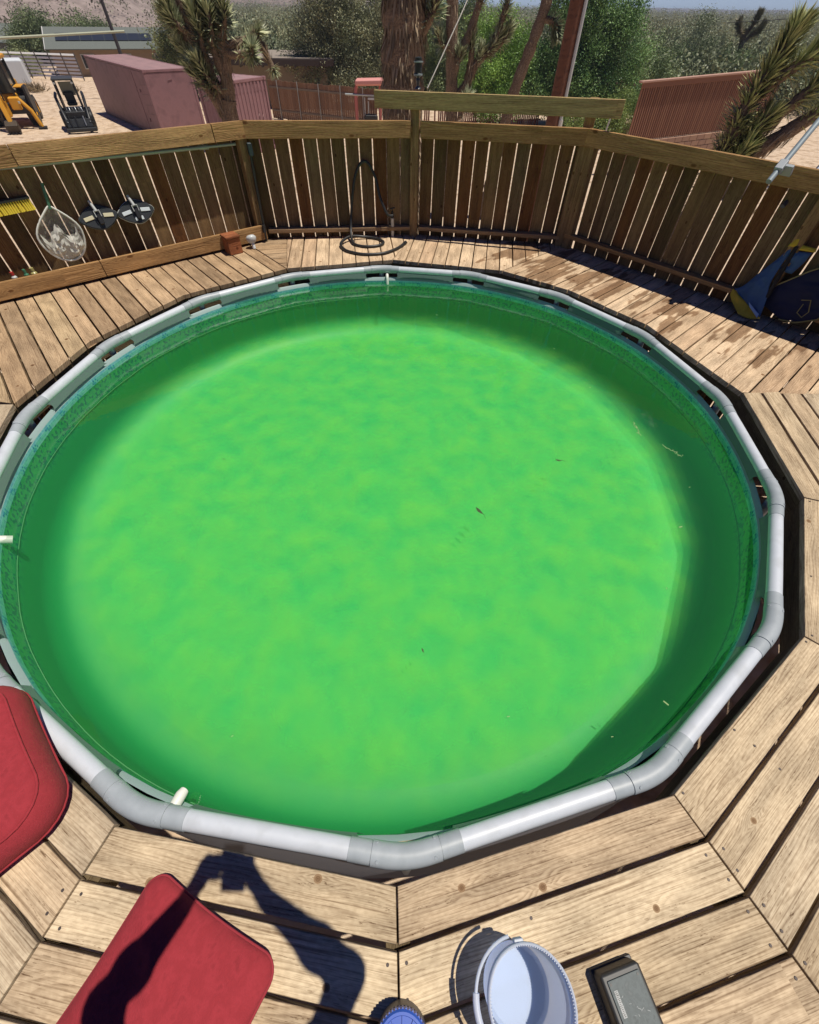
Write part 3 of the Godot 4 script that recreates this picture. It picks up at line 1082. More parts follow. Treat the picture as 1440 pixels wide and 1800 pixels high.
	for i in 15:
		pr.box(Transform3D(Basis(), Vector3(-0.034 + lr.randf_range(-0.001, 0.001), 0.0752, -0.0975 + i * 0.0032)), Vector3(lr.randf_range(0.004, 0.008), 0.0006, lr.randf_range(0.0008, 0.0018)))
	put("label_print", pr, blk, box)
	var sf := MB.new()
	for i in 26:
		var a := lr.randf() * TAU
		var q := Vector3(lr.randf_range(-0.036, 0.040), 0.0742, lr.randf_range(-0.10, 0.11))
		var l := lr.randf_range(0.003, 0.013)
		sf.box(Transform3D(Basis(Vector3.UP, a), q), Vector3(l, 0.0005, lr.randf_range(0.0006, 0.0016)))
	put("scuff", sf, mat(0.34, 0.36, 0.36, 0.8), box)
	for q in [[-0.040, -0.112], [0.043, -0.112], [-0.040, 0.118], [0.043, 0.118]]:
		var sc := MB.new()
		sc.lathe(Transform3D(Basis(), Vector3(q[0], 0.0735, q[1])), [Vector2(0.0032, 0), Vector2(0.0032, 0.0012), Vector2(0, 0.0012)], 10)
		put("screw", sc, blk, box)
	# redwood block and lamp by the kick board
	var rw := wood(0.42, 0.16, 0.075, 0.3)
	var pb := thing("post_block", "small reddish wooden block with a cap, beside the kick board", "wood block", Vector3(-1.835, TOP, -2.715), deg_to_rad(40.8))
	var w1 := MB.new()
	w1.box(Transform3D(Basis(), Vector3(0, 0.075, 0)), Vector3(0.145, 0.15, 0.145), 0.004, 0.2, 1)
	put("block", w1, rw, pb)
	var w2 := MB.new()
	w2.box(Transform3D(Basis(), Vector3(0, 0.163, 0)), Vector3(0.165, 0.026, 0.165), 0.009, 0.5, 3)
	put("cap", w2, rw, pb)
	var lamp := thing("light_fitting", "small round white light fitting on the deck beside the reddish block", "light fitting", Vector3(-1.66, TOP, -2.86), 0.6)
	var l1 := MB.new()
	l1.lathe(Transform3D(Basis(Vector3.RIGHT, -0.5), Vector3(0, 0.075, 0)), [Vector2(0.02, -0.03), Vector2(0.045, -0.012), Vector2(0.056, 0.012), Vector2(0.056, 0.028), Vector2(0.040, 0.046), Vector2(0.0, 0.054)], 20, true)
	put("head", l1, mat(0.50, 0.53, 0.54, 0.35), lamp)
	var l2 := MB.new()
	l2.tube([Vector3(0, 0, 0.03), Vector3(0, 0.03, 0.02), Vector3(0, 0.06, 0.005)], 0.019, 10)
	put("stem", l2, mat(0.62, 0.64, 0.64, 0.4), lamp)
	# left fence frame: x along the fence from P0, z off it
	var dl := (PL - P0).normalized()
	var nl := Vector2(0.653, 0.757)
	var FL := func(s: float, off: float, y: float) -> Vector3:
		var p := P0 + dl * s + nl * off
		return Vector3(p.x, y, p.y)
	var bl2 := Basis(Vector3(dl.x, 0, dl.y), Vector3.UP, Vector3(dl.x, 0, dl.y).cross(Vector3.UP))
	if bl2.z.dot(Vector3(nl.x, 0, nl.y)) < 0:
		bl2 = Basis(-bl2.x, Vector3.UP, -bl2.z)
	# (local x runs to the right as seen from the deck, z towards the deck)
	var pole := tag(put("telescopic_pole", pole_mesh(FL.call(0.13, 0.05, 2.14), FL.call(2.9, 0.05, 2.19)), mat(0.30, 0.35, 0.32, 0.4, 0.3)), "long grey telescopic pole hung under the left top rail", "pole")
	# brush
	var br := thing("pool_brush", "yellow bristled pool brush hanging on the left fence at the photo's left edge", "brush", FL.call(2.27, 0.0, 1.925), 0.0)
	br.basis = bl2 * Basis(Vector3(0, 0, 1), 0.03)
	var b1 := MB.new()
	b1.box(Transform3D(Basis(), Vector3(0, 0.042, 0.05)), Vector3(0.46, 0.022, 0.055), 0.006)
	put("back", b1, mat(0.05, 0.05, 0.045, 0.5), br)
	var tuft := MB.new()
	tuft.tube([Vector3(0, 0, 0), Vector3(0, -0.075, 0.02)], [0.006, 0.0115], 7)
	var tufts := []
	for i in 24:
		for j in 4:
			tufts.append(Transform3D(Basis(Vector3(1, 0, 0), (j - 1.5) * 0.10).rotated(Vector3(0, 0, 1), rng.randf_range(-0.08, 0.08)), Vector3(-0.215 + i * 0.0187, 0.034, 0.03 + j * 0.013)))
	stuff(many("bristles", tuft.mesh(), mat(0.72, 0.56, 0.045, 0.7), tufts, br))
	# net
	var net := thing("leaf_net", "pool skimmer net with a green handle and pale mesh bag on the left fence", "skimmer net", FL.call(1.95, 0.0, 1.70), 0.0)
	net.basis = bl2
	var hoop := []
	for i in 41:
		var a := TAU * i / 40
		var q := Vector2(sin(a) * 0.178, -cos(a) * 0.21)
		var up := clampf((q.y + 0.02) / 0.23, 0.0, 1.0)
		q.x *= 1.0 - 0.72 * up * up
		hoop.append(Vector3(q.x - 0.02 + 0.03 * up, q.y - 0.015, 0.065))
	var hp := MB.new()
	hp.tube(hoop, 0.0085, 8)
	put("hoop", hp, mat(0.66, 0.67, 0.62, 0.45), net)
	var hd := MB.new()
	hd.tube([Vector3(0.01, 0.175, 0.065), Vector3(0.05, 0.35, 0.05)], [0.014, 0.012], 10)
	put("handle", hd, mat(0.06, 0.17, 0.10, 0.5), net)
	var fabric := mat(0.62, 0.62, 0.56, 0.9)
	fabric.transparency = BaseMaterial3D.TRANSPARENCY_ALPHA
	fabric.albedo_color.a = 0.30
	fabric.backlight_enabled = true
	fabric.backlight = Color(0.4, 0.4, 0.36)
	var nm := MB.new()
	var c0 := Vector3(-0.02, -0.03, 0.02)
	for i in 40:
		for r in 5:
			var A := func(j: int, k: int) -> Vector3:
				var s := 1.0 - k / 5.0
				var q: Vector3 = c0 + (hoop[j] - c0) * s
				q.z = 0.065 - 0.045 * (1.0 - s * s) + 0.006 * sin(j * 1.3 + k * 2.0)
				return q
			nm.flat(A.call(i, r), A.call(i + 1, r), A.call(i + 1, r + 1), A.call(i, r + 1), Vector3(0, 0, 1))
	put("netting", nm, fabric, net)
	var bag := mat(0.60, 0.60, 0.54, 0.95)
	bag.transparency = BaseMaterial3D.TRANSPARENCY_ALPHA
	bag.albedo_color.a = 0.72
	var bg := MB.new()
	var nb := noise(44, 1.0, 2)
	for i in 18:
		for j in 10:
			var B := func(ii: int, jj: int) -> Vector3:
				var x := -0.165 + 0.29 * ii / 18.0
				var top := 0.05 - 0.05 * sin(ii * 0.55) + 0.02 * cos(ii * 1.3)
				var bot := -0.195 + 0.55 * pow(absf(x + 0.02), 2.0) * 6.0
				var y := lerpf(bot, maxf(top - 0.03, bot + 0.01), jj / 10.0)
				return Vector3(x, y - 0.01, 0.078 + 0.022 * nb.get_noise_2d(x * 14.0, y * 14.0) + 0.018 * sin(PI * jj / 10.0))
			var p00: Vector3 = B.call(i, j)
			var p10: Vector3 = B.call(i + 1, j)
			var p01: Vector3 = B.call(i, j + 1)
			var p11: Vector3 = B.call(i + 1, j + 1)
			var nn := (p10 - p00).cross(p01 - p00).normalized()
			if nn.z < 0: nn = -nn
			bg.flat(p00, p10, p11, p01, nn)
	put("net_bag", bg, bag, net)
	# vacuum heads
	for q in [[1.605, 1.735, "grey pool vacuum head with cream brush pads hung nearest the net", 0.56, 0.52, 0.36, 0.0], [1.275, 1.728, "grey pool vacuum head with pale blue pads and light edge, right of the other", 0.56, 0.62, 0.66, 1.0]]:
		var v := thing("vacuum_head", q[2], "vacuum head", FL.call(q[0], 0.0, q[1]), 0.0, "vacuum heads on the left fence")
		v.basis = bl2 * Basis(Vector3(1, 0, 0), -0.35) * Basis(Vector3(0, 0, 1), 0.03)
		var ol := PackedVector2Array()
		for i in 48:
			var a := TAU * i / 48
			var w := 0.158 * (1.0 + 0.05 * cos(6.0 * a))
			ol.append(Vector2(cos(a) * w, sin(a) * 0.085 * (1.0 + 0.10 * cos(4.0 * a))))
		var body := MB.new()
		body.plank(ol, 0.028, 0.052, 0.006, Vector2.RIGHT, Vector2.ZERO, 1.0, 0, 0)
		put("plate", body, mat(0.022, 0.026, 0.030, 0.5), v, Transform3D(Basis(Vector3.RIGHT, PI / 2), Vector3(0, 0, 0.02)))
		var ring := MB.new()
		var rp := []
		for i in 50: rp.append(Vector3(ol[i % 48].x, ol[i % 48].y, 0.055))
		ring.tube(rp, 0.0055, 6, false)
		put("bumper", ring, mat(0.40, 0.43, 0.40, 0.5) if q[6] > 0.5 else mat(0.06, 0.07, 0.07, 0.5), v)
		for s in [-1.0, 1.0]:
			var pad := MB.new()
			pad.box(Transform3D(Basis(Vector3(0, 0, 1), s * -0.12), Vector3(s * 0.085, 0.002, 0.075)), Vector3(0.085, 0.030, 0.010), 0.003)
			put("pad", pad, mat(q[3], q[4], q[5], 0.6), v)
			if q[6] > 0.5:
				var pd := MB.new()
				pd.box(Transform3D(Basis(), Vector3(s * 0.028, -0.055, 0.075)), Vector3(0.022, 0.030, 0.010), 0.003)
				put("pad", pd, mat(q[3], q[4], q[5], 0.6), v)
		var hub := MB.new()
		hub.box(Transform3D(Basis(), Vector3(0, -0.012, 0.088)), Vector3(0.040, 0.095, 0.030), 0.008)
		put("hub", hub, mat(0.02, 0.02, 0.02, 0.4), v)
		var yoke := MB.new()
		yoke.tube([Vector3(-0.022, 0.0, 0.105), Vector3(-0.022, 0.045, 0.112), Vector3(0.022, 0.045, 0.112), Vector3(0.022, 0.0, 0.105)], 0.005, 8)
		yoke.tube([Vector3(0, 0.04, 0.108), Vector3(-0.012, 0.125, 0.085)], [0.014, 0.012], 10)
		put("handle_socket", yoke, mat(0.42, 0.44, 0.44, 0.4), v)
	# bottles behind the kick board
	var bottle_data := [[2.475, "little white bottle with a red cap behind the kick board", 0.40, 0.03, 0.03, 0.022], [2.38, "small green bottle behind the kick board", 0.05, 0.18, 0.10, 0.020], [2.32, "small clear jar with a yellow label behind the kick board", 0.35, 0.32, 0.12, 0.026]]
	for q in bottle_data:
		var bt2 := thing("bottle", q[1], "bottle", FL.call(q[0], 0.045, 1.388), 0.0, "bottles behind the kick board")
		var sh := MB.new()
		sh.lathe(Transform3D(), [Vector2(0, 0), Vector2(q[5], 0.0), Vector2(q[5], 0.050), Vector2(q[5] * 0.5, 0.064), Vector2(0, 0.065)], 16)
		put("body", sh, mat(0.5, 0.52, 0.5, 0.3) if q[0] > 2.4 else mat(q[2], q[3], q[4], 0.3), bt2)
		var cp := MB.new()
		cp.lathe(Transform3D(), [Vector2(0, 0.066), Vector2(q[5] * 0.62, 0.066), Vector2(q[5] * 0.62, 0.092), Vector2(0, 0.094)], 16)
		put("cap", cp, mat(q[2], q[3], q[4], 0.4), bt2)
	var tb := MB.new()
	tb.tube([FL.call(2.20, 0.04, 1.405), FL.call(2.03, 0.05, 1.405)], 0.015, 10)
	tag(put("plastic_tube", tb, mat(0.62, 0.62, 0.60, 0.4)), "short white plastic tube lying behind the kick board", "tube")
	# black pole in the corner
	var bp2 := MB.new()
	bp2.tube([Vector3(-1.530, 2.13, -3.085), Vector3(-1.545, 1.9, -3.09), Vector3(-1.565, 1.285, -3.075)], 0.015, 10)
	var bpole := thing("brush_pole", "black pole leaning upright in the corner of the two fences", "pole")
	put("shaft", bp2, mat(0.015, 0.015, 0.016, 0.4), bpole)
	var bh := MB.new()
	bh.box(Transform3D(Basis(Vector3.UP, 0.4), Vector3(-1.528, 2.10, -3.08)), Vector3(0.05, 0.11, 0.05), 0.012)
	put("head", bh, mat(0.02, 0.035, 0.04, 0.5), bpole)
	var hk := MB.new()
	hk.tube([Vector3(-1.552, 1.45, -3.05), Vector3(-1.552, 1.38, -3.04)], 0.021, 8)
	put("clamp", hk, mat(0.02, 0.02, 0.02, 0.5), bpole)
	# hose and standpipe
	var rub := mat(0.018, 0.019, 0.020, 0.45)
	var hose := thing("garden_hose", "black hose looped over the fence with two coils on the deck", "hose")
	var hy := TOP + 0.016
	var ctrl := [Vector3(-0.100, 1.50, -3.30), Vector3(-0.16, 1.52, -3.27), Vector3(-0.235, 1.66, -3.30), Vector3(-0.29, 1.85, -3.33), Vector3(-0.36, 1.965, -3.33), Vector3(-0.43, 1.97, -3.325), Vector3(-0.50, 1.87, -3.31), Vector3(-0.545, 1.70, -3.29), Vector3(-0.575, 1.52, -3.27), Vector3(-0.585, 1.40, -3.22), Vector3(-0.575, hy + 0.03, -3.12), Vector3(-0.53, hy, -3.00), Vector3(-0.40, hy, -2.93), Vector3(-0.25, hy, -2.97), Vector3(-0.20, hy, -3.08), Vector3(-0.28, hy, -3.19), Vector3(-0.44, hy + 0.008, -3.22), Vector3(-0.60, hy + 0.03, -3.14), Vector3(-0.685, hy + 0.008, -2.98), Vector3(-0.62, hy, -2.82), Vector3(-0.42, hy, -2.70), Vector3(-0.18, hy, -2.74), Vector3(-0.02, hy, -2.92), Vector3(0.045, hy + 0.004, -3.05)]
	var cv := Curve3D.new()
	for i in ctrl.size():
		var t: Vector3 = (ctrl[mini(i + 1, ctrl.size() - 1)] - ctrl[maxi(i - 1, 0)]) / 6.0
		cv.add_point(ctrl[i], -t, t)
	var hpts := []
	for i in 150: hpts.append(cv.sample_baked(cv.get_baked_length() * i / 149.0, true))
	var hm := MB.new()
	hm.tube(hpts, 0.0145, 10)
	put("tubing", hm, rub, hose)
	var he := MB.new()
	he.tube([hpts[148], hpts[149] + (hpts[149] - hpts[147]).normalized() * 0.03], 0.019, 10)
	put("coupling", he, rub, hose)
	var fau := thing("standpipe", "short white standpipe with a black tap at the hose end", "tap", Vector3(-0.105, 0, -3.335))
	var fp := MB.new()
	fp.tube([Vector3(0, 1.20, 0), Vector3(0, 1.47, 0.01)], 0.019, 12)
	put("pipe", fp, mat(0.52, 0.50, 0.44, 0.5), fau)
	var fv := MB.new()
	fv.tube([Vector3(0, 1.46, 0.01), Vector3(0, 1.535, 0.012)], 0.015, 10)
	fv.tube([Vector3(0, 1.50, 0.012), Vector3(-0.02, 1.50, 0.06)], 0.013, 10)
	fv.tube([Vector3(-0.028, 1.56, 0.012), Vector3(0.03, 1.572, 0.012)], 0.0075, 8)
	fv.tube([Vector3(0, 1.53, 0.012), Vector3(0, 1.565, 0.012)], 0.006, 8)
	put("tap", fv, mat(0.03, 0.03, 0.03, 0.35, 0.4), fau)
	# vests on the right fence
	var dr := (PR - P2).normalized()
	var nr := Vector2(-dr.y, dr.x)
	if nr.dot(P2) > 0: nr = -nr
	var FR := func(s: float, off: float, y: float) -> Vector3:
		var p := P2 + dr * s + nr * off
		return Vector3(p.x, y, p.y)
	var br2 := Basis(Vector3(dr.x, 0, dr.y), Vector3.UP, Vector3(dr.x, 0, dr.y).cross(Vector3.UP))
	var bluef := mat(0.030, 0.085, 0.22, 0.85)
	var navy := mat(0.006, 0.010, 0.045, 0.9)
	var yel := mat(0.46, 0.34, 0.025, 0.8)
	var trim := mat(0.22, 0.20, 0.08, 0.8)
	var v1 := thing("swim_vest", "blue and yellow foam swim vest slumped against the right fence", "swim vest", FR.call(2.12, 0.02, TOP), 0.0)
	v1.basis = br2
	# front panel: from the foot of the vest at the deck up to its collar
	panel(v1, "front_panel", [Vector3(-0.17, 0.14, 0.05), Vector3(-0.11, 0.19, 0.06), Vector3(-0.05, 0.32, 0.06), Vector3(0.02, 0.46, 0.05), Vector3(0.05, 0.56, 0.045)], [Vector3(0.17, 0.02, 0.16), Vector3(0.13, 0.16, 0.13), Vector3(0.08, 0.28, 0.11), Vector3(0.07, 0.42, 0.08), Vector3(0.075, 0.56, 0.05)], 0.035, bluef)
	panel(v1, "foot_band", [Vector3(-0.175, 0.145, 0.06), Vector3(-0.165, 0.105, 0.09), Vector3(-0.12, 0.07, 0.12)], [Vector3(0.175, 0.03, 0.17), Vector3(0.10, 0.01, 0.20), Vector3(0.0, 0.018, 0.20)], 0.02, yel)
	panel(v1, "back_panel", [Vector3(0.05, 0.52, 0.05), Vector3(0.05, 0.44, 0.05), Vector3(0.06, 0.36, 0.05)], [Vector3(0.21, 0.54, 0.05), Vector3(0.20, 0.46, 0.05), Vector3(0.17, 0.37, 0.05)], 0.035, bluef)
	panel(v1, "shoulder_band", [Vector3(0.03, 0.54, 0.06), Vector3(0.05, 0.66, 0.05)], [Vector3(0.09, 0.55, 0.065), Vector3(0.085, 0.665, 0.05)], 0.02, yel)
	panel(v1, "collar_band", [Vector3(0.10, 0.535, 0.06), Vector3(0.11, 0.575, 0.055)], [Vector3(0.23, 0.55, 0.06), Vector3(0.225, 0.575, 0.055)], 0.02, yel)
	var sp := MB.new()
	sp.tube([Vector3(0.07, 0.60, 0.055), Vector3(0.10, 0.70, 0.04), Vector3(0.16, 0.84, 0.02)], 0.007, 6)
	sp.tube([Vector3(0.09, 0.56, 0.06), Vector3(0.10, 0.38, 0.09), Vector3(0.12, 0.18, 0.12)], 0.018, 6)
	put("strap", sp, mat(0.01, 0.01, 0.012, 0.8), v1)
	panel(v1, "print_patch", [Vector3(0.02, 0.115, 0.155), Vector3(0.05, 0.085, 0.168)], [Vector3(0.15, 0.060, 0.176), Vector3(0.155, 0.030, 0.186)], 0.008, mat(0.22, 0.36, 0.62, 0.8))
	var v2 := thing("swim_bag", "dark navy swim bag with a pale edge cord against the right fence", "bag", FR.call(2.46, 0.02, TOP), 0.0)
	v2.basis = br2
	panel(v2, "body", [Vector3(-0.23, 0.10, 0.06), Vector3(-0.21, 0.27, 0.06), Vector3(-0.06, 0.42, 0.05), Vector3(0.12, 0.56, 0.04), Vector3(0.22, 0.60, 0.035)], [Vector3(-0.04, 0.06, 0.12), Vector3(0.14, 0.10, 0.12), Vector3(0.26, 0.20, 0.10), Vector3(0.32, 0.40, 0.07), Vector3(0.34, 0.58, 0.05)], 0.04, navy)
	var ec := MB.new()
	ec.tube([Vector3(-0.04, 0.06, 0.14), Vector3(0.08, 0.075, 0.145), Vector3(0.20, 0.14, 0.13), Vector3(0.30, 0.32, 0.10), Vector3(0.34, 0.56, 0.07)], 0.006, 6)
	ec.tube([Vector3(-0.21, 0.28, 0.085), Vector3(-0.06, 0.43, 0.075), Vector3(0.12, 0.57, 0.065), Vector3(0.24, 0.62, 0.06)], 0.006, 6)
	ec.tube([Vector3(0.02, 0.24, 0.13), Vector3(0.08, 0.26, 0.135), Vector3(0.12, 0.18, 0.145), Vector3(0.10, 0.13, 0.15), Vector3(0.05, 0.15, 0.145), Vector3(0.05, 0.22, 0.135)], 0.004, 6)
	put("edge_cord", ec, trim, v2)
	panel(v2, "tab", [Vector3(0.17, 0.37, 0.09), Vector3(0.17, 0.45, 0.08)], [Vector3(0.21, 0.36, 0.095), Vector3(0.21, 0.45, 0.085)], 0.01, mat(0.20, 0.30, 0.36, 0.7))
	# knot holes and dangling tags of light on the right fence are gaps between pickets; the metal frame beyond:
	var steel := mat(0.22, 0.27, 0.30, 0.6, 0.2)
	var fr := thing("metal_pipe_frame", "pair of grey steel pipes with a clamp leaning over the right fence", "pipe frame")
	var f1 := MB.new()
	f1.tube([Vector3(2.90, 2.22, -1.66), Vector3(3.52, 2.86, -2.20)], 0.021, 12)
	put("pipe", f1, steel, fr)
	var f2 := MB.new()
	f2.tube([Vector3(3.16, 2.05, -1.72), Vector3(4.05, 2.72, -2.46)], 0.017, 12)
	put("lower_pipe", f2, mat(0.10, 0.11, 0.15, 0.45, 0.5), fr)
	var f3 := MB.new()
	f3.box(place(Vector3(2.975, 2.30, -1.725), Vector3(0.62, 0.64, -0.54), Vector3.UP), Vector3(0.085, 0.060, 0.060), 0.008)
	f3.box(place(Vector3(3.02, 2.285, -1.70), Vector3(0.62, 0.64, -0.54), Vector3.UP), Vector3(0.025, 0.085, 0.075), 0.004)
	put("clamp", f3, mat(0.34, 0.37, 0.39, 0.6, 0.2), fr)
	# lantern on the handrail
	var lan := thing("post_lantern", "dark lantern standing on the raised handrail", "lantern", Vector3(0.16, 2.52, -3.55))
	var q1 := MB.new()
	q1.lathe(Transform3D(), [Vector2(0, 0), Vector2(0.03, 0.0), Vector2(0.012, 0.02), Vector2(0.022, 0.06), Vector2(0.012, 0.075), Vector2(0.03, 0.09), Vector2(0, 0.09)], 14)
	put("foot", q1, mat(0.06, 0.08, 0.09, 0.4), lan)
	var q2 := MB.new()
	q2.lathe(Transform3D(), [Vector2(0, 0.09), Vector2(0.042, 0.09), Vector2(0.042, 0.105), Vector2(0.036, 0.11), Vector2(0.038, 0.175), Vector2(0.044, 0.18), Vector2(0.044, 0.19), Vector2(0.034, 0.195), Vector2(0.034, 0.215), Vector2(0.0, 0.22)], 18)
	put("housing", q2, mat(0.010, 0.016, 0.018, 0.6), lan)
	var q3 := MB.new()
	q3.lathe(Transform3D(), [Vector2(0.0425, 0.092), Vector2(0.0435, 0.094), Vector2(0.0435, 0.103), Vector2(0.0425, 0.105)], 18)
	q3.lathe(Transform3D(), [Vector2(0.0445, 0.181), Vector2(0.0452, 0.183), Vector2(0.0452, 0.188), Vector2(0.0445, 0.19)], 18)
	put("ring", q3, mat(0.22, 0.28, 0.28, 0.35), lan)
	# what floats on the water
	var wy := 1.089
	var leafm := mat(0.055, 0.030, 0.012, 0.8)
	for q in [[0.60, 0.80, 0.075, 0.9, "dark brown leaf with a stem floating near the middle of the pool"], [1.18, 0.33, 0.055, 0.1, "brown leaf floating right of the middle leaf, nearer the far side"], [0.25, 1.67, 0.030, 1.2, "small dark curled leaf floating near the photographer's side"], [-1.08, 0.39, 0.022, 0.5, "tiny dark leaf floating on the left part of the pool"]]:
		var lf := MB.new()
		var l: float = q[2]
		for i in 6:
			var E := func(ii: int, s: float) -> Vector3:
				var t := ii / 6.0
				return Vector3((t - 0.5) * l, 0.002 + 0.10 * l * pow(t - 0.5, 2.0) * 4.0 + absf(s) * 0.04 * l, s * l * 0.17 * sin(PI * minf(1.0, t * 1.05)) * (1.2 - t))
			for s in [-1.0, 1.0]:
				lf.flat(E.call(i, 0), E.call(i + 1, 0), E.call(i + 1, s), E.call(i, s), Vector3.UP)
		lf.tube([Vector3(l * 0.48, 0.006, 0), Vector3(l * 0.8, 0.004, l * 0.12)], l * 0.016, 5)
		tag(put("floating_leaf", lf, leafm, self, Transform3D(Basis(Vector3.UP, -q[3]), Vector3(q[0], wy, q[1]))), q[4], "leaf", "leaves on the water")
	var strm := mat(0.42, 0.52, 0.24, 0.8)
	var sr2 := RandomNumberGenerator.new()
	sr2.seed = 3
	for q in [[1.83, -0.03, 0.16, 1.6, "pale strand of debris floating in the right shade, nearer the middle"], [2.00, 0.20, 0.15, -0.85, "pale strand of debris floating in the right shade, nearer the wall"]]:
		var st := MB.new()
		var pp := []
		for i in 14: pp.append(Vector3((i / 13.0 - 0.5) * q[2], 0.001, sr2.randf_range(-0.009, 0.009)))
		st.tube(pp, 0.0022, 5)
		for i in 7:
			var c := Vector3(sr2.randf_range(-0.5, 0.5) * q[2], 0.001, sr2.randf_range(-0.01, 0.01))
			st.tube([c, c + Vector3(sr2.randf_range(-0.02, 0.02), 0.0, sr2.randf_range(-0.02, 0.02))], 0.002, 4)
		tag(put("debris_strand", st, strm, self, Transform3D(Basis(Vector3.UP, q[3]), Vector3(q[0], wy, q[1]))), q[4], "debris")
	var bits := MB.new()
	bits.tube([Vector3(-0.5, 0, 0), Vector3(0.5, 0, 0.1)], 0.16, 5)
	var bm := bits.mesh()
	for q in [[1.79, 0.88, 0.022, 0.4], [1.33, 1.88, 0.024, -0.7], [1.62, -0.55, 0.014, 0.4], [2.02, 1.25, 0.008, 0.0], [1.55, 1.30, 0.010, 1.2], [1.98, 0.55, 0.010, 0.3], [1.05, 2.02, 0.010, 0.2], [0.62, 1.95, 0.012, 0.2], [2.13, 1.10, 0.007, 0.9], [1.45, -1.15, 0.012, 0.2], [-0.55, 2.05, 0.009, 0.8], [0.40, -1.75, 0.013, 0.3]]:
		tag(put("floating_bit", bm, strm, self, Transform3D(Basis(Vector3.UP, q[3]).scaled(Vector3.ONE * q[2]), Vector3(q[0], wy, q[1]))), "tiny pale straw bit floating on the green water", "debris", "straw bits on the water")

func pole_mesh(a: Vector3, b: Vector3) -> ArrayMesh:
	var mb := MB.new()
	var d := (b - a).normalized()
	mb.tube([a, a + d * 0.36], 0.0125, 12)
	mb.tube([a + d * 0.28, a + d * 0.37], 0.021, 12)
	mb.tube([a + d * 0.37, b], 0.0165, 12)
	return mb.mesh()

func panel(parent: Node3D, called: String, left: Array, right: Array, thick: float, m: Material) -> void:      # a padded sheet between two edges
	var mb := MB.new()
	var k := left.size()
	var nx := 14
	var ny := (k - 1) * 7
	var nz := noise(called.length() * 7, 1.0, 2)
	var cl := func(p: Array, t: float) -> Vector3:
		var f := t * (k - 1)
		var i := mini(int(f), k - 2)
		var s := f - i
		var a: Vector3 = p[maxi(i - 1, 0)]
		var d: Vector3 = p[mini(i + 2, k - 1)]
		return (p[i] as Vector3).cubic_interpolate(p[i + 1], a, d, s)
	var F := func(i: int, j: int, side: float) -> Vector3:
		var a: Vector3 = cl.call(left, j / float(ny))
		var b: Vector3 = cl.call(right, j / float(ny))
		var x := i / float(nx)
		var puff := pow(maxf(0.0, 4.0 * x * (1.0 - x)), 0.5) * pow(maxf(0.0, 4.0 * (j / float(ny)) * (1.0 - j / float(ny))), 0.35)
		var q := a.lerp(b, x)
		var crease := nz.get_noise_3d(q.x * 9.0, q.y * 9.0, 3.0) * 0.8 + nz.get_noise_3d(q.x * 24.0, q.y * 15.0, 9.0) * 0.4
		return q + Vector3(0, 0.2, 1).normalized() * side * thick * (0.12 + (0.5 + crease) * puff)
	for side in [-1.0, 1.0]:
		for i in nx:
			for j in ny:
				var p00: Vector3 = F.call(i, j, side)
				var p10: Vector3 = F.call(i + 1, j, side)
				var p01: Vector3 = F.call(i, j + 1, side)
				var p11: Vector3 = F.call(i + 1, j + 1, side)
				var NN := func(ii: int, jj: int) -> Vector3:
					var du: Vector3 = F.call(mini(ii + 1, nx), jj, side) - F.call(maxi(ii - 1, 0), jj, side)
					var dv: Vector3 = F.call(ii, mini(jj + 1, ny), side) - F.call(ii, maxi(jj - 1, 0), side)
					var q := du.cross(dv).normalized()
					return q if q.dot(Vector3(0, 0.2, 1)) * side > 0 else -q
				mb.quad(p00, p10, p11, p01, NN.call(i, j), NN.call(i + 1, j), NN.call(i + 1, j + 1), NN.call(i, j + 1))
	for e in 2:
		for j in ny:
			var i := 0 if e == 0 else nx
			var nn: Vector3 = ((F.call(i, j, 1.0) as Vector3) - F.call(nx - i, j, 1.0)).normalized()
			mb.flat(F.call(i, j, -1.0), F.call(i, j + 1, -1.0), F.call(i, j + 1, 1.0), F.call(i, j, 1.0), nn)
		for i in nx:
			var j := 0 if e == 0 else ny
			var nn: Vector3 = ((F.call(i, j, 1.0) as Vector3) - F.call(i, ny - j, 1.0)).normalized()
			mb.flat(F.call(i, j, -1.0), F.call(i + 1, j, -1.0), F.call(i + 1, j, 1.0), F.call(i, j, 1.0), nn)
	put(called, mb, m, parent)

# ------------------------------------------------------------------ the land and what stands on it
func ground_height(x: float, z: float) -> float:
	var r := Vector2(x, z).length()
	return lerpf(0.0, G, smoothstep(6.5, 14.0, r))

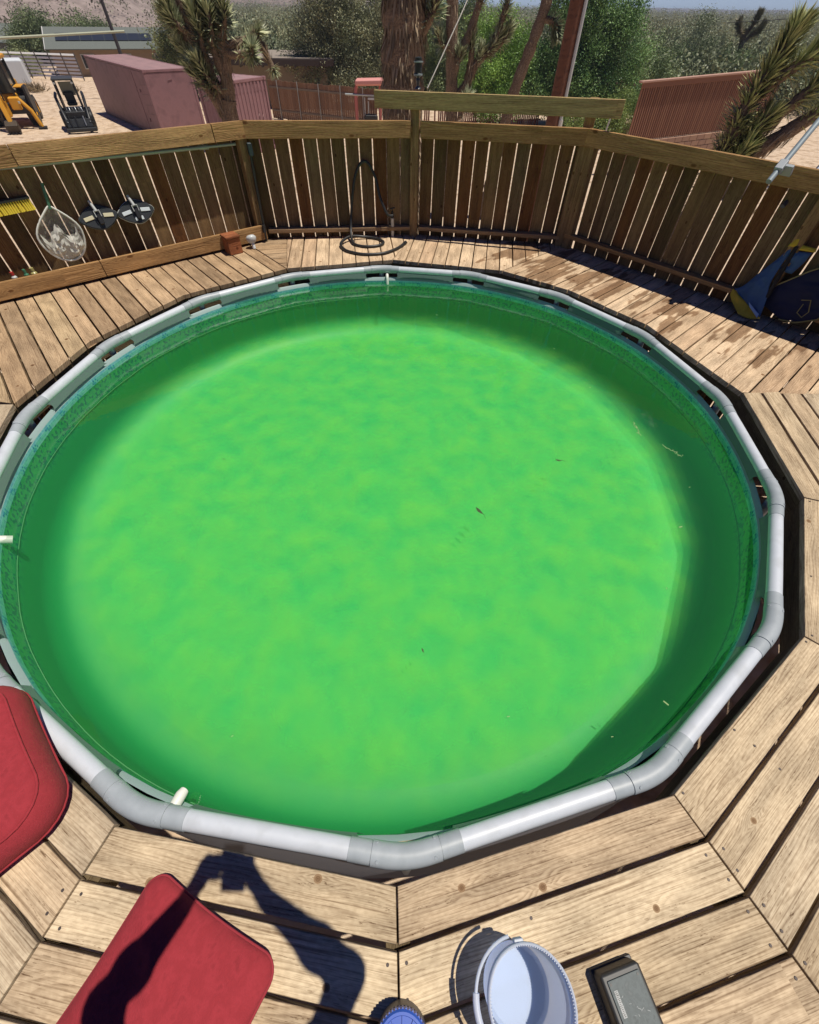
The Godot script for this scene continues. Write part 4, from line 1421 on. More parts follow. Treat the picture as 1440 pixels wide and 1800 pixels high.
func build_land() -> void:
	make_foliage()
	var sand := mat(0.60, 0.47, 0.345, 0.95)
	tri_tex(sand, noise_tex(41, 0.013, 1024, [Color(0.70, 0.66, 0.62), Color(0.92, 0.90, 0.87), Color(1, 1, 1), Color(0.86, 0.84, 0.81)], 6), 0.11)
	sand.normal_enabled = true
	sand.normal_texture = noise_tex(42, 0.05, 512, [], 5, true, 6.0)
	sand.normal_scale = 0.7
	var mb := MB.new()
	var nz := noise(43, 0.12, 3)
	var rad := [0.0, 1.5, 3.0, 5.0, 6.5, 8.0, 9.5, 11.0, 12.5, 14.0, 17.0, 20.0, 24.0, 28.0, 33.0, 40.0, 50.0, 65.0, 90.0, 140.0, 260.0, 600.0, 1400.0]
	var P := func(i: int, j: int) -> Vector3:
		var a := TAU * (j % 96) / 96.0
		var x: float = cos(a) * rad[i]
		var z: float = sin(a) * rad[i]
		var bump := 0.0 if rad[i] < 7.0 or rad[i] > 200.0 else nz.get_noise_2d(x, z) * 0.10
		return Vector3(x, ground_height(x, z) - 0.01 + bump, z)
	var N := func(i: int, j: int) -> Vector3:
		if i == 0: return Vector3.UP
		var du: Vector3 = P.call(i, j + 1) - P.call(i, j + 95)
		var dv: Vector3 = P.call(mini(i + 1, rad.size() - 1), j) - P.call(i - 1, j)
		var q := du.cross(dv).normalized()
		return q if q.y > 0 else -q
	for i in rad.size() - 1:
		for j in 96:
			mb.quad(P.call(i, j), P.call(i, j + 1), P.call(i + 1, j + 1), P.call(i + 1, j), N.call(i, j), N.call(i, j + 1), N.call(i + 1, j + 1), N.call(i + 1, j))
	structure(put("ground", mb, sand))
	ridge("rocky_hill", -66.0, -14.0, 74.0, 300.0, 48.0, mat(0.35, 0.305, 0.295, 0.95), 51, 0.020)
	ridge("rocky_hill", -24.0, 4.0, 420.0, 900.0, 34.0, mat(0.28, 0.23, 0.20, 0.95), 52, 0.008)
	ridge("distant_mountains", -12.0, 60.0, 1050.0, 1320.0, 12.0, mat(0.20, 0.215, 0.29, 1.0), 53, 0.0035)

func ridge(called: String, az0: float, az1: float, d0: float, d1: float, height: float, m: StandardMaterial3D, sd: int, fq: float) -> void:
	var f := noise(sd, fq, 5)
	f.fractal_type = FastNoiseLite.FRACTAL_RIDGED
	var f2 := noise(sd + 9, fq * 0.35, 3)
	var mb := MB.new()
	var na := 120
	var nr := 34
	var grid := []
	for i in nr + 1:
		var row := []
		for j in na + 1:
			var t := i / float(nr)
			var s := j / float(na)
			var a := deg_to_rad(lerpf(az0, az1, s))
			var d := lerpf(d0, d1, t)
			var x := 0.17 + sin(a) * d
			var z := 2.43 - cos(a) * d
			var side := smoothstep(0.0, 0.12, s) * smoothstep(1.0, 0.62, s)
			var h := height * side * pow(smoothstep(0.0, 0.75, t), 0.8) * (0.62 + 0.30 * f.get_noise_2d(x, z) + 0.35 * f2.get_noise_2d(x, z)) * (1.0 - 0.2 * smoothstep(0.8, 1.0, t))
			row.append(Vector3(x, G - 0.4 + maxf(h, 0.0), z))
		grid.append(row)
	for i in nr:
		for j in na:
			var N := func(ii: int, jj: int) -> Vector3:
				var du: Vector3 = grid[ii][mini(jj + 1, na)] - grid[ii][maxi(jj - 1, 0)]
				var dv: Vector3 = grid[mini(ii + 1, nr)][jj] - grid[maxi(ii - 1, 0)][jj]
				var q := du.cross(dv).normalized()
				return q if q.y > 0 else -q
			mb.quad(grid[i][j], grid[i][j + 1], grid[i + 1][j + 1], grid[i + 1][j], N.call(i, j), N.call(i, j + 1), N.call(i + 1, j + 1), N.call(i + 1, j))
	tri_tex(m, noise_tex(sd + 3, 0.02, 512, [Color(0.62, 0.58, 0.55), Color(0.95, 0.92, 0.9), Color(0.75, 0.72, 0.7), Color(1, 0.98, 0.95)], 6), fq * 1.2)
	var hill := structure(put(called, mb, m))
	if height < 30.0 or d0 > 1000.0: return
	var r := RandomNumberGenerator.new()
	r.seed = sd
	var sw := []
	var sc := []
	for i in 1300:
		var row: Array = grid[int(pow(r.randf(), 1.3) * (nr - 1))]
		var p: Vector3 = row[r.randi() % na].lerp(row[mini(na, r.randi() % na)], 0.02 * r.randf()) + Vector3(r.randfn() * 2.0, 0.2, r.randfn() * 1.5)
		var sz := r.randf_range(0.6, 1.5)
		for j in 3:
			sw.append(Transform3D(Basis(Vector3(r.randfn(), r.randfn(), r.randfn()).normalized(), r.randf() * TAU).scaled(Vector3.ONE * sz), p + Vector3(r.randfn(), 0.4, r.randfn()) * sz * 0.5))
			sc.append(Color(0.12, 0.125, 0.08).lerp(Color(0.24, 0.22, 0.15), r.randf()))
	stuff(many("hillside_scrub", clump_mesh, leaf_mat(), sw, hill, sc))

# foliage
var clump_mesh: ArrayMesh
var blade_mesh: ArrayMesh

func make_foliage() -> void:
	var r := RandomNumberGenerator.new()
	r.seed = 77
	var mb := MB.new()
	for i in 16:
		var c := Vector3(r.randfn(0, 0.36), r.randfn(0, 0.36), r.randfn(0, 0.36))
		var d := Vector3(r.randf_range(-1, 1), r.randf_range(-1.0, 0.6), r.randf_range(-1, 1)).normalized()
		var s := d.cross(Vector3(r.randf_range(-1, 1), r.randf_range(-1, 1), r.randf_range(-1, 1))).normalized()
		var n := d.cross(s)
		var l := r.randf_range(0.20, 0.36)
		var w := l * 0.30
		mb.quad(c, c + d * l * 0.45 + s * w, c + d * l, c + d * l * 0.45 - s * w, n, (n + s * 0.4).normalized(), n, (n - s * 0.4).normalized())
	clump_mesh = mb.mesh()
	var bb := MB.new()     # one stiff pointed leaf, along +y, 1 long
	for s in [-1.0, 1.0]:
		var nn := Vector3(s * 0.5, 0, 1).normalized()
		bb.quad(Vector3(0, 0, -0.006), Vector3(0, 0.55, -0.008), Vector3(s * 0.060, 0.5, 0.016), Vector3(s * 0.060, 0, 0.018), nn, nn, nn, nn)
		bb.tri(Vector3(0, 0.55, -0.008), Vector3(s * 0.060, 0.5, 0.016), Vector3(0, 1.0, 0.0), nn, nn, nn)
	blade_mesh = bb.mesh()

func leaf_mat(rough := 0.55) -> StandardMaterial3D:
	var m := StandardMaterial3D.new()
	m.vertex_color_use_as_albedo = true
	m.roughness = rough
	m.backlight_enabled = true
	m.backlight = Color(0.5, 0.5, 0.5)
	return m

func tree(called: String, label: String, at: Vector3, blobs: Array, count: int, c0: Color, c1: Color, size: float, trunk: float, seed_: int, group := "", cat := "tree") -> Node3D:
	var r := RandomNumberGenerator.new()
	r.seed = seed_
	count = int(count * 1.5)
	size *= 1.45
	var t := thing(called, label, cat, at, 0.0, group)
	var tm := mat(0.13, 0.10, 0.075, 0.9)
	tri_tex(tm, bark_tex, 2.5, false)
	var st := MB.new()
	var bm := MB.new()
	var top: Vector3 = blobs[0][0]
	st.tube([Vector3.ZERO + Vector3.DOWN * 0.2, Vector3(top.x * 0.2, top.y * 0.35, top.z * 0.2), Vector3(top.x * 0.6, top.y * 0.75, top.z * 0.6)], [trunk, trunk * 0.75, trunk * 0.45], 9)
	put("trunk", st, tm, t)
	for b in blobs:
		var s := Vector3(top.x * 0.15, top.y * r.randf_range(0.2, 0.5), top.z * 0.15)
		var e: Vector3 = b[0]
		var m := s.lerp(e, 0.5) + Vector3(r.randf_range(-0.2, 0.2), r.randf_range(0.0, 0.3), r.randf_range(-0.2, 0.2))
		bm.tube([s, m, e, e + Vector3(r.randf_range(-0.4, 0.4), b[1].y * 0.6, r.randf_range(-0.4, 0.4))], [trunk * 0.45, trunk * 0.32, trunk * 0.18, trunk * 0.06], 6)
	put("limbs", bm, tm, t)
	var tot := 0.0
	for b in blobs: tot += b[1].x * b[1].y * b[1].z
	var where := []
	var cols := []
	for b in blobs:
		var k := int(count * b[1].x * b[1].y * b[1].z / tot)
		var rad: Vector3 = b[1]
		var twigs := maxi(4, k / 14)
		for q in twigs:
			var d := Vector3(r.randfn(), r.randfn() , r.randfn()).normalized()
			var reach := pow(r.randf(), 0.45)
			var c: Vector3 = b[0] + d * rad * reach
			var light := r.randf()
			for j in 14:
				var p := c + Vector3(r.randfn(0, 1), r.randfn(0, 0.8), r.randfn(0, 1)) * size * 0.8
				var bs := Basis(Vector3(r.randfn(), r.randfn(), r.randfn()).normalized(), r.randf() * TAU).scaled(Vector3.ONE * size * r.randf_range(0.7, 1.3))
				where.append(Transform3D(bs, p))
				var mix := clampf(light + r.randf_range(-0.25, 0.25), 0.0, 1.0)
				cols.append(c0.lerp(c1, mix) * 1.7)
	stuff(many("crown", clump_mesh, leaf_mat(), where, t, cols))
	return t

var bark_tex: NoiseTexture2D

# branch: points, radius; heads: how the leaves sit. limbs = [[points, r0, r1, green from, leaf length], ...]
func joshua(called: String, label: String, at: Vector3, limbs: Array, seed_: int, green: Color, green2: Color, group := "joshua trees beyond the fence") -> Node3D:
	var r := RandomNumberGenerator.new()
	r.seed = seed_
	var t := thing(called, label, "joshua tree", at, 0.0, group)
	var bark := mat(0.30, 0.225, 0.165, 0.95)
	tri_tex(bark, bark_tex, 3.0, false)
	bark.normal_enabled = true
	bark.normal_texture = noise_tex(62, 0.06, 256, [], 4, true, 8.0)
	var trunk := MB.new()
	var dead := []
	var dcol := []
	var live := []
	var lcol := []
	var first := true
	for l in limbs:
		var cv := Curve3D.new()
		var pts: Array = l[0]
		for i in pts.size():
			var tg: Vector3 = (pts[mini(i + 1, pts.size() - 1)] - pts[maxi(i - 1, 0)]) / 6.0
			cv.add_point(pts[i], -tg, tg)
		var L := cv.get_baked_length()
		var sm := []
		var rr := []
		var k := maxi(6, int(L / 0.12))
		for i in k + 1:
			sm.append(cv.sample_baked(L * i / k, true))
			rr.append(lerpf(l[1], l[2], i / float(k)) * (1.0 + 0.10 * sin(i * 1.7 + seed_) + 0.05 * sin(i * 3.9)))
		trunk.tube(sm, rr, 11)
		var len: float = l[4]
		var g0: float = l[3]              # share of the limb that is bare or shaggy
		var shag: float = l[5] if l.size() > 5 else 1.0
		# shaggy dead leaves hang along the bark
		var nd := int(L * g0 * 110 * shag)
		for i in nd:
			var s := r.randf() * g0
			var o := cv.sample_baked(L * s, true)
			var d := (cv.sample_baked(minf(L, L * s + 0.05), true) - cv.sample_baked(maxf(0, L * s - 0.05), true)).normalized()
			var side := d.cross(Vector3(r.randfn(), r.randfn(), r.randfn())).normalized()
			var dir := (-d * r.randf_range(0.6, 1.3) + side * r.randf_range(0.15, 0.6) + Vector3.DOWN * 0.3).normalized()
			var rad := lerpf(l[1], l[2], s)
			var sc := len * r.randf_range(0.5, 0.95)
			dead.append(Transform3D(place(Vector3.ZERO, dir.cross(side), dir).basis.scaled(Vector3.ONE) * Basis().scaled(Vector3(sc * 1.1, sc, sc)), o + side * rad * 0.92))
			var b := r.randf_range(0.35, 1.0)
			dcol.append(Color(0.42 * b, 0.32 * b, 0.21 * b))
		# living leaves round the rest
		var nl := int(maxf(0.25, L * (1.0 - g0)) * 420)
		if g0 >= 0.999: nl = 0
		for i in nl:
			var s := lerpf(g0, 1.0, sqrt(r.randf()))
			var o := cv.sample_baked(L * s, true)
			var d := (cv.sample_baked(L * s, true) - cv.sample_baked(maxf(0, L * s - 0.08), true)).normalized()
			if d.length() < 0.5: d = Vector3.UP
			var side := d.cross(Vector3(r.randfn(), r.randfn(), r.randfn())).normalized()
			var up := lerpf(-0.15, 1.3, pow((s - g0) / maxf(0.01, 1.0 - g0), 1.3)) + r.randf_range(-0.35, 0.45)
			var dir := (d * up + side).normalized()
			var sc := len * r.randf_range(0.75, 1.1)
			live.append(Transform3D(place(Vector3.ZERO, dir.cross(side + d * 0.01), dir).basis * Basis().scaled(Vector3(sc * 0.9, sc, sc)), o + side * lerpf(l[1], l[2], s) * 0.5))
			var b := r.randf()
			var c := green.lerp(green2, b)
			if up < 0.05 and r.randf() < 0.6: c = Color(0.32, 0.26, 0.14)
			lcol.append(c)
		put("trunk" if first else "limb", trunk, bark, t)
		trunk = MB.new()
		first = false
	if dead.size(): stuff(many("dead_leaves", blade_mesh, leaf_mat(0.9), dead, t, dcol))
	if live.size(): stuff(many("crown", blade_mesh, leaf_mat(0.45), live, t, lcol))
	return t

func bx(m: Material, parent: Node, called: String, at: Vector3, size: Vector3, bev := 0.01, rot := Basis()) -> MeshInstance3D:
	var mb := MB.new()
	mb.box(Transform3D(rot, at), size, bev)
	return put(called, mb, m, parent)

func tb(m: Material, parent: Node, called: String, pts: Array, r, sides := 8) -> MeshInstance3D:
	var mb := MB.new()
	mb.tube(pts, r, sides)
	return put(called, mb, m, parent)

func wheel(parent: Node, at: Vector3, r: float, w: float, rim: Material, tyre: Material) -> void:
	var mb := MB.new()
	var ax := Basis(Vector3(0, 0, 1), PI / 2)
	mb.lathe(Transform3D(ax, at), [Vector2(r * 0.55, -w / 2), Vector2(r * 0.94, -w / 2), Vector2(r, -w * 0.36), Vector2(r, w * 0.36), Vector2(r * 0.94, w / 2), Vector2(r * 0.55, w / 2)], 28)
	for i in 18:
		var a := TAU * i / 18
		mb.box(Transform3D(Basis(Vector3.RIGHT, -a) , at + Vector3(w * 0.22 * (1 if i % 2 else -1), 0, 0) + Basis(Vector3.RIGHT, -a) * Vector3(0, r, 0)), Vector3(w * 0.5, r * 0.06, r * 0.12), 0.005)
	var t := put("wheel", mb, tyre, parent)
	var rm := MB.new()
	rm.lathe(Transform3D(ax, at), [Vector2(0, -w * 0.3), Vector2(r * 0.5, -w * 0.34), Vector2(r * 0.56, -w * 0.42), Vector2(r * 0.56, w * 0.42), Vector2(r * 0.5, w * 0.34), Vector2(0, w * 0.3)], 20)
	put("rim", rm, rim, t)

func container(label: String, at: Vector3, turn: float, L: float, ribbed_end: bool) -> void:
	# local: x along the narrow end that faces the deck, z away from it
	var c := thing("shipping_container", label, "shipping container", at, turn, "mauve shipping containers")
	var m := mat(0.275, 0.145, 0.155, 0.6)
	tri_tex(m, noise_tex(81, 0.01, 256, [Color(0.86, 0.86, 0.86), Color(1, 1, 1), Color(0.94, 0.95, 0.95)], 5), 0.5, false)
	var roofm := mat(0.40, 0.245, 0.245, 0.6)
	tri_tex(roofm, noise_tex(82, 0.012, 256, [Color(0.84, 0.86, 0.87), Color(1, 1, 1)], 5), 0.5, false)
	var dk := mat(0.19, 0.10, 0.108, 0.6)
	var W := 2.44
	var H := 2.59
	for x in [-W / 2 + 0.06, W / 2 - 0.06]:
		for z in [0.06, L - 0.06]:
			bx(m, c, "corner_post", Vector3(x, H / 2, z), Vector3(0.13, H, 0.13), 0.015)
			bx(m, c, "corner_casting", Vector3(x, H - 0.055, z), Vector3(0.165, 0.12, 0.165), 0.012)
	for z in [0.05, L - 0.05]:
		bx(m, c, "end_rail", Vector3(0, H - 0.06, z), Vector3(W - 0.1, 0.10, 0.09), 0.01)
		bx(m, c, "end_rail", Vector3(0, 0.08, z), Vector3(W - 0.1, 0.15, 0.09), 0.01)
	for x in [-W / 2 + 0.04, W / 2 - 0.04]:
		bx(m, c, "side_rail", Vector3(x, H - 0.045, L / 2), Vector3(0.07, 0.075, L - 0.1), 0.01)
		bx(dk, c, "side_rail", Vector3(x, 0.08, L / 2), Vector3(0.08, 0.15, L - 0.1), 0.01)
	# roof sheet with shallow ribs
	var rf := MB.new()
	rf.box(Transform3D(Basis(), Vector3(0, H - 0.035, L / 2)), Vector3(W - 0.12, 0.03, L - 0.12))
	var k := int(L / 0.5)
	for i in k:
		rf.box(Transform3D(Basis(), Vector3(0, H - 0.018, 0.35 + i * (L - 0.5) / k)), Vector3(W - 0.3, 0.022, 0.20), 0.009)
	put("roof", rf, roofm, c)
	# sides, corrugated
	for x in [-1.0, 1.0]:
		var sd := MB.new()
		var n := int(L / 0.278)
		for i in n:
			var z0 := 0.12 + i * (L - 0.24) / n
			var st := (L - 0.24) / n
			var xs := [0.0, 0.034, 0.034, 0.0, 0.0]
			var zs := [0.0, 0.25, 0.5, 0.75, 1.0]
			for j in 4:
				var a := Vector3(x * (W / 2 - 0.045 + xs[j]), 0.14, z0 + zs[j] * st)
				var b := Vector3(x * (W / 2 - 0.045 + xs[j + 1]), 0.14, z0 + zs[j + 1] * st)
				var nn := Vector3(x, 0, -(xs[j + 1] - xs[j]) / (0.25 * st)).normalized()
				nn.x = absf(nn.x) * x
				sd.flat(a, b, b + Vector3.UP * (H - 0.22), a + Vector3.UP * (H - 0.22), nn)
		if ribbed_end:
			put("side_wall", sd, m, c)
		else:
			# a flat clad side with a door leaf, hinges and a lock box
			bx(m, c, "side_wall", Vector3(x * (W / 2 - 0.03), H / 2 + 0.02, L / 2), Vector3(0.05, H - 0.24, L - 0.24), 0.004)
	if ribbed_end:
		var en := MB.new()
		var n := 9
		var st := (W - 0.26) / n
		for i in n:
			var x0 := -W / 2 + 0.13 + i * st
			var zs := [0.05, 0.05, 0.015, 0.015, 0.05]
			var xs := [0.0, 0.30, 0.40, 0.90, 1.0]
			for j in 4:
				var a := Vector3(x0 + xs[j] * st, 0.14, zs[j])
				var b := Vector3(x0 + xs[j + 1] * st, 0.14, zs[j + 1])
				var e := b - a
				en.flat(a, b, b + Vector3.UP * (H - 0.24), a + Vector3.UP * (H - 0.24), Vector3(e.z, 0, -e.x).normalized())
		put("end_wall", en, m, c)
		for i in n:
			bx(dk, c, "vent", Vector3(-W / 2 + 0.13 + (i + 0.14) * st, H - 0.30, 0.044), Vector3(0.085, 0.30, 0.012), 0.002)
		for q in [[-0.35, 1.35], [-0.62, 1.30], [-0.80, 0.75]]:
			bx(roofm, c, "scratch", Vector3(q[0], q[1], 0.012), Vector3(0.05, 0.10, 0.006), 0.001, Basis(Vector3(0, 0, 1), 0.6))
	else:
		bx(m, c, "end_wall", Vector3(0, H / 2, 0.035), Vector3(W - 0.22, H - 0.24, 0.03), 0.006)
		tb(dk, c, "handle", [Vector3(-0.10, H - 0.42, 0.012), Vector3(-0.08, H - 0.36, 0.005), Vector3(0.12, H - 0.40, 0.005), Vector3(0.14, H - 0.50, 0.012)], 0.009, 6)
		for i in 5: bx(m, c, "rivet", Vector3(-0.8 + 0.4 * i, H - 0.15, 0.018), Vector3(0.025, 0.025, 0.012), 0.004)
		bx(dk, c, "door_seam", Vector3(W / 2 + 0.003, H / 2, 1.9), Vector3(0.012, H - 0.3, 0.035), 0.002)
		bx(dk, c, "lock_box", Vector3(W / 2 + 0.02, 1.75, 1.35), Vector3(0.03, 0.13, 0.05), 0.004)
		bx(dk, c, "lock_box", Vector3(W / 2 + 0.02, 0.62, 1.30), Vector3(0.03, 0.13, 0.07), 0.004)
		for y in [0.9, 1.25, 1.65, 2.0]:
			bx(dk, c, "panel_crease", Vector3(W / 2 + 0.002, y, 0.75), Vector3(0.008, 0.012, 1.1), 0.001, Basis(Vector3.RIGHT, 0.07))

func build_far() -> void:
	bark_tex = noise_tex(61, 0.03, 256, [Color(0.45, 0.43, 0.42), Color(0.8, 0.77, 0.74), Color(1, 1, 1)], 5)
	container("pink mauve container nearer the skid steer, smooth end wall, left of the Joshua tree trunk", Vector3(-12.655, G, -28.2), PI + 0.722, 10.5, false)
	container("pink mauve container with a ribbed end wall, right of the Joshua tree trunk", Vector3(-7.63, G, -24.7), PI + 1.115, 2.0, true)
	build_skid_steer()
	build_backhoe()
	build_buildings()
	build_fences_far()
	build_plants()
	build_odds()

func build_skid_steer() -> void:
	var s := thing("skid_steer_loader", "small black skid steer loader parked by the smooth mauve container", "skid steer", Vector3(-19.3, G, -29.9), 0.50)
	var k := mat(0.016, 0.018, 0.020, 0.45)
	var k2 := mat(0.035, 0.040, 0.043, 0.4)
	var gl := mat(0.20, 0.22, 0.16, 0.25)
	var ch := mat(0.40, 0.43, 0.44, 0.3, 0.6)
	bx(k, s, "chassis", Vector3(0, 0.52, -0.2), Vector3(1.0, 0.55, 2.0), 0.05)
	for sx in [-1.0, 1.0]:
		for z in [0.45, -0.75]: wheel(s, Vector3(sx * 0.64, 0.40, z), 0.40, 0.28, k2, k)
		tb(k, s, "lift_arm", [Vector3(sx * 0.66, 1.35, -1.2), Vector3(sx * 0.68, 1.30, -0.2), Vector3(sx * 0.62, 0.85, 0.75), Vector3(sx * 0.55, 0.35, 1.15)], 0.075, 8)
		tb(ch, s, "ram", [Vector3(sx * 0.60, 0.75, -0.6), Vector3(sx * 0.62, 1.1, 0.25)], 0.03, 6)
		for z in [-0.95, 0.35]: tb(k, s, "cab_post", [Vector3(sx * 0.46, 0.8, z), Vector3(sx * 0.44, 1.95, z - 0.05)], 0.045, 6)
		bx(k, s, "cab_side", Vector3(sx * 0.45, 1.0, -0.35), Vector3(0.03, 0.40, 1.2), 0.01)
	bx(k2, s, "cab_roof", Vector3(0, 2.0, -0.32), Vector3(1.02, 0.09, 1.45), 0.03)
	bx(gl, s, "rear_window", Vector3(0.03, 1.55, -0.92), Vector3(0.66, 0.55, 0.02), 0.004)
	bx(k, s, "seat", Vector3(0, 0.98, -0.5), Vector3(0.5, 0.16, 0.45), 0.05)
	bx(k, s, "seat_back", Vector3(0, 1.22, -0.72), Vector3(0.48, 0.45, 0.1), 0.05)
	for i in 6:
		tb(ch if i % 2 else k2, s, "hydraulic_hose", [Vector3(-0.36 + i * 0.14, 0.95, 0.52), Vector3(-0.36 + i * 0.15, 0.82, 0.72), Vector3(-0.3 + i * 0.12, 0.62, 0.70)], 0.024, 6)
	for sx in [-0.42, 0.42]: bx(ch, s, "headlight", Vector3(sx, 1.86, 0.38), Vector3(0.12, 0.08, 0.05), 0.01)
	bx(k2, s, "coupler_plate", Vector3(0, 0.36, 1.15), Vector3(1.25, 0.34, 0.07), 0.015, Basis(Vector3.RIGHT, -0.2))
	for x in [-0.4, -0.1, 0.3]: bx(ch if x > 0 else k, s, "coupler_rib", Vector3(x, 0.45, 1.21), Vector3(0.06, 0.40, 0.06), 0.01, Basis(Vector3.RIGHT, -0.2))
	bx(k, s, "bucket_edge", Vector3(0, 0.10, 1.28), Vector3(1.5, 0.16, 0.30), 0.03)

func build_backhoe() -> void:
	var b := thing("backhoe_loader", "yellow backhoe with black trim and folded digging arm at the left edge", "backhoe", Vector3(-23.05, G, -30.0), 0.45)
	var y := mat(0.62, 0.30, 0.022, 0.5)
	var k := mat(0.016, 0.016, 0.017, 0.5)
	var gl := mat(0.03, 0.045, 0.05, 0.12)
	bx(y, b, "body", Vector3(0, 1.05, -1.0), Vector3(1.5, 0.7, 3.0), 0.06)
	bx(y, b, "hood", Vector3(0, 1.45, -2.2), Vector3(1.1, 0.6, 1.4), 0.08)
	for sx in [-1.0, 1.0]:
		wheel(b, Vector3(sx * 0.95, 0.78, -0.3), 0.78, 0.46, y, k)
		wheel(b, Vector3(sx * 0.85, 0.52, -2.7), 0.52, 0.36, y, k)
		tb(y, b, "stabiliser_leg", [Vector3(sx * 0.75, 1.25, 1.0), Vector3(sx * 1.15, 0.75, 1.15), Vector3(sx * 1.3, 0.08, 1.15)], 0.10, 6)
		bx(k, b, "stabiliser_foot", Vector3(sx * 1.32, 0.05, 1.15), Vector3(0.42, 0.08, 0.40), 0.02)
		bx(y, b, "fender", Vector3(sx * 0.95, 1.62, -0.3), Vector3(0.5, 0.06, 1.3), 0.02)
		for z in [-1.1, 0.75]: bx(k, b, "cab_pillar", Vector3(sx * 0.68, 2.0, z), Vector3(0.09, 1.35, 0.09), 0.02)
	bx(gl, b, "cab_glass", Vector3(0, 2.0, -0.2), Vector3(1.30, 1.15, 1.75), 0.02)
	bx(y, b, "cab_roof", Vector3(0, 2.74, -0.2), Vector3(1.60, 0.16, 2.15), 0.05)
	bx(k, b, "rear_frame", Vector3(0, 0.85, 0.95), Vector3(2.0, 0.45, 0.25), 0.03)
	bx(y, b, "slew_post", Vector3(0.0, 0.95, 1.25), Vector3(0.35, 0.8, 0.35), 0.04)
	var boom := MB.new()
	boom.box(place(Vector3(-0.05, 1.95, 1.45), Vector3(-0.08, 2.4, 0.30), Vector3(0, 0, 1)), Vector3(2.6, 0.32, 0.26), 0.05)
	put("boom", boom, y, b)
	var dip := MB.new()
	dip.box(place(Vector3(0.06, 1.55, 2.05), Vector3(0.14, -2.4, 0.75), Vector3(0, 0, 1)), Vector3(2.5, 0.26, 0.22), 0.04)
	put("dipper_arm", dip, y, b)
	tb(mat(0.4, 0.4, 0.4, 0.3, 0.6), b, "ram", [Vector3(0.10, 2.9, 1.78), Vector3(0.16, 1.5, 2.22)], 0.05, 8)
	tb(k, b, "hose", [Vector3(-0.16, 1.3, 1.50), Vector3(-0.2, 2.3, 1.72), Vector3(-0.12, 2.95, 1.85)], 0.035, 6)
	tb(k, b, "hose", [Vector3(0.18, 1.2, 1.45), Vector3(0.2, 2.2, 1.68), Vector3(0.12, 2.9, 1.9)], 0.035, 6)
	var bu := MB.new()
	bu.box(Transform3D(Basis(Vector3.RIGHT, 0.4), Vector3(0.12, 0.28, 2.50)), Vector3(0.62, 0.42, 0.46), 0.06)
	put("bucket", bu, mat(0.05, 0.035, 0.02, 0.6), b)
	for i in 4: bx(k, b, "tooth", Vector3(-0.12 + i * 0.16, 0.06, 2.72), Vector3(0.06, 0.07, 0.16), 0.01)
	bx(y, b, "tool_box", Vector3(0.55, 1.05, 0.95), Vector3(0.5, 0.5, 0.5), 0.05)
	bx(mat(0.55, 0.55, 0.5, 0.4), b, "tail_lamp", Vector3(0.78, 1.1, 1.22), Vector3(0.10, 0.10, 0.04), 0.01)
	bx(k, b, "mudguard", Vector3(1.22, 1.15, 0.35), Vector3(0.12, 1.1, 1.0), 0.03)

func house(label: String, at: Vector3, turn: float, W: float, D: float, eave: float, rise: float, wallm: Material, roofm: Material, panels := false) -> Node3D:
	var h := thing("house", label, "house", at, turn)
	bx(wallm, h, "wall", Vector3(0, eave / 2 - 0.1, 0), Vector3(W - 0.5, eave + 0.2, D - 0.6), 0.02)
	var gb := MB.new()
	for s in [-1.0, 1.0]:
		var x: float = s * (W / 2 - 0.26)
		gb.tri(Vector3(x, eave, -D / 2 + 0.3), Vector3(x, eave, D / 2 - 0.3), Vector3(x, eave + rise - 0.06, 0), Vector3(s, 0, 0), Vector3(s, 0, 0), Vector3(s, 0, 0))
	put("gable", gb, wallm, h)
	var slope := Vector2(D / 2 + 0.15, rise).length()
	var ang := atan2(rise, D / 2 + 0.15)
	for s in [-1.0, 1.0]:
		var rm := MB.new()
		var rows := 8
		for i in rows:
			rm.box(Transform3D(Basis(Vector3.RIGHT, s * (ang + 0.004)), Vector3(0, eave + rise * (1.0 - (i + 0.5) / rows) + 0.02, s * (D / 2 + 0.15) * (i + 0.5) / rows)), Vector3(W, 0.07, slope / rows + 0.03), 0.004)
		put("roof", rm, roofm, h)
		tb(mat(0.5, 0.5, 0.48, 0.6), h, "barge_board", [Vector3(-W / 2, eave, s * (D / 2 + 0.15)), Vector3(-W / 2, eave + rise + 0.03, 0)], 0.07, 4)
	if panels:
		var pm := mat(0.022, 0.026, 0.034, 0.35)
		for i in 8:
			var sp := MB.new()
			sp.box(Transform3D(Basis(Vector3.RIGHT, ang), Vector3(-W / 2 + 1.5 + i * 1.05, eave + rise * 0.50 + 0.10, (D / 2) * 0.52)), Vector3(1.02, 0.05, 1.5), 0.01)
			put("solar_panel", sp, pm, h)
	for i in 3:
		var wx := -W / 2 + W * (i + 1) / 4.0
		var w := bx(mat(0.5, 0.5, 0.48, 0.5), h, "window", Vector3(wx, eave * 0.55, D / 2 - 0.29), Vector3(1.2, 1.0, 0.06), 0.01)
		bx(mat(0.03, 0.035, 0.04, 0.1), w, "pane", Vector3(wx, eave * 0.55, D / 2 - 0.255), Vector3(1.05, 0.85, 0.03), 0.004)
	return h

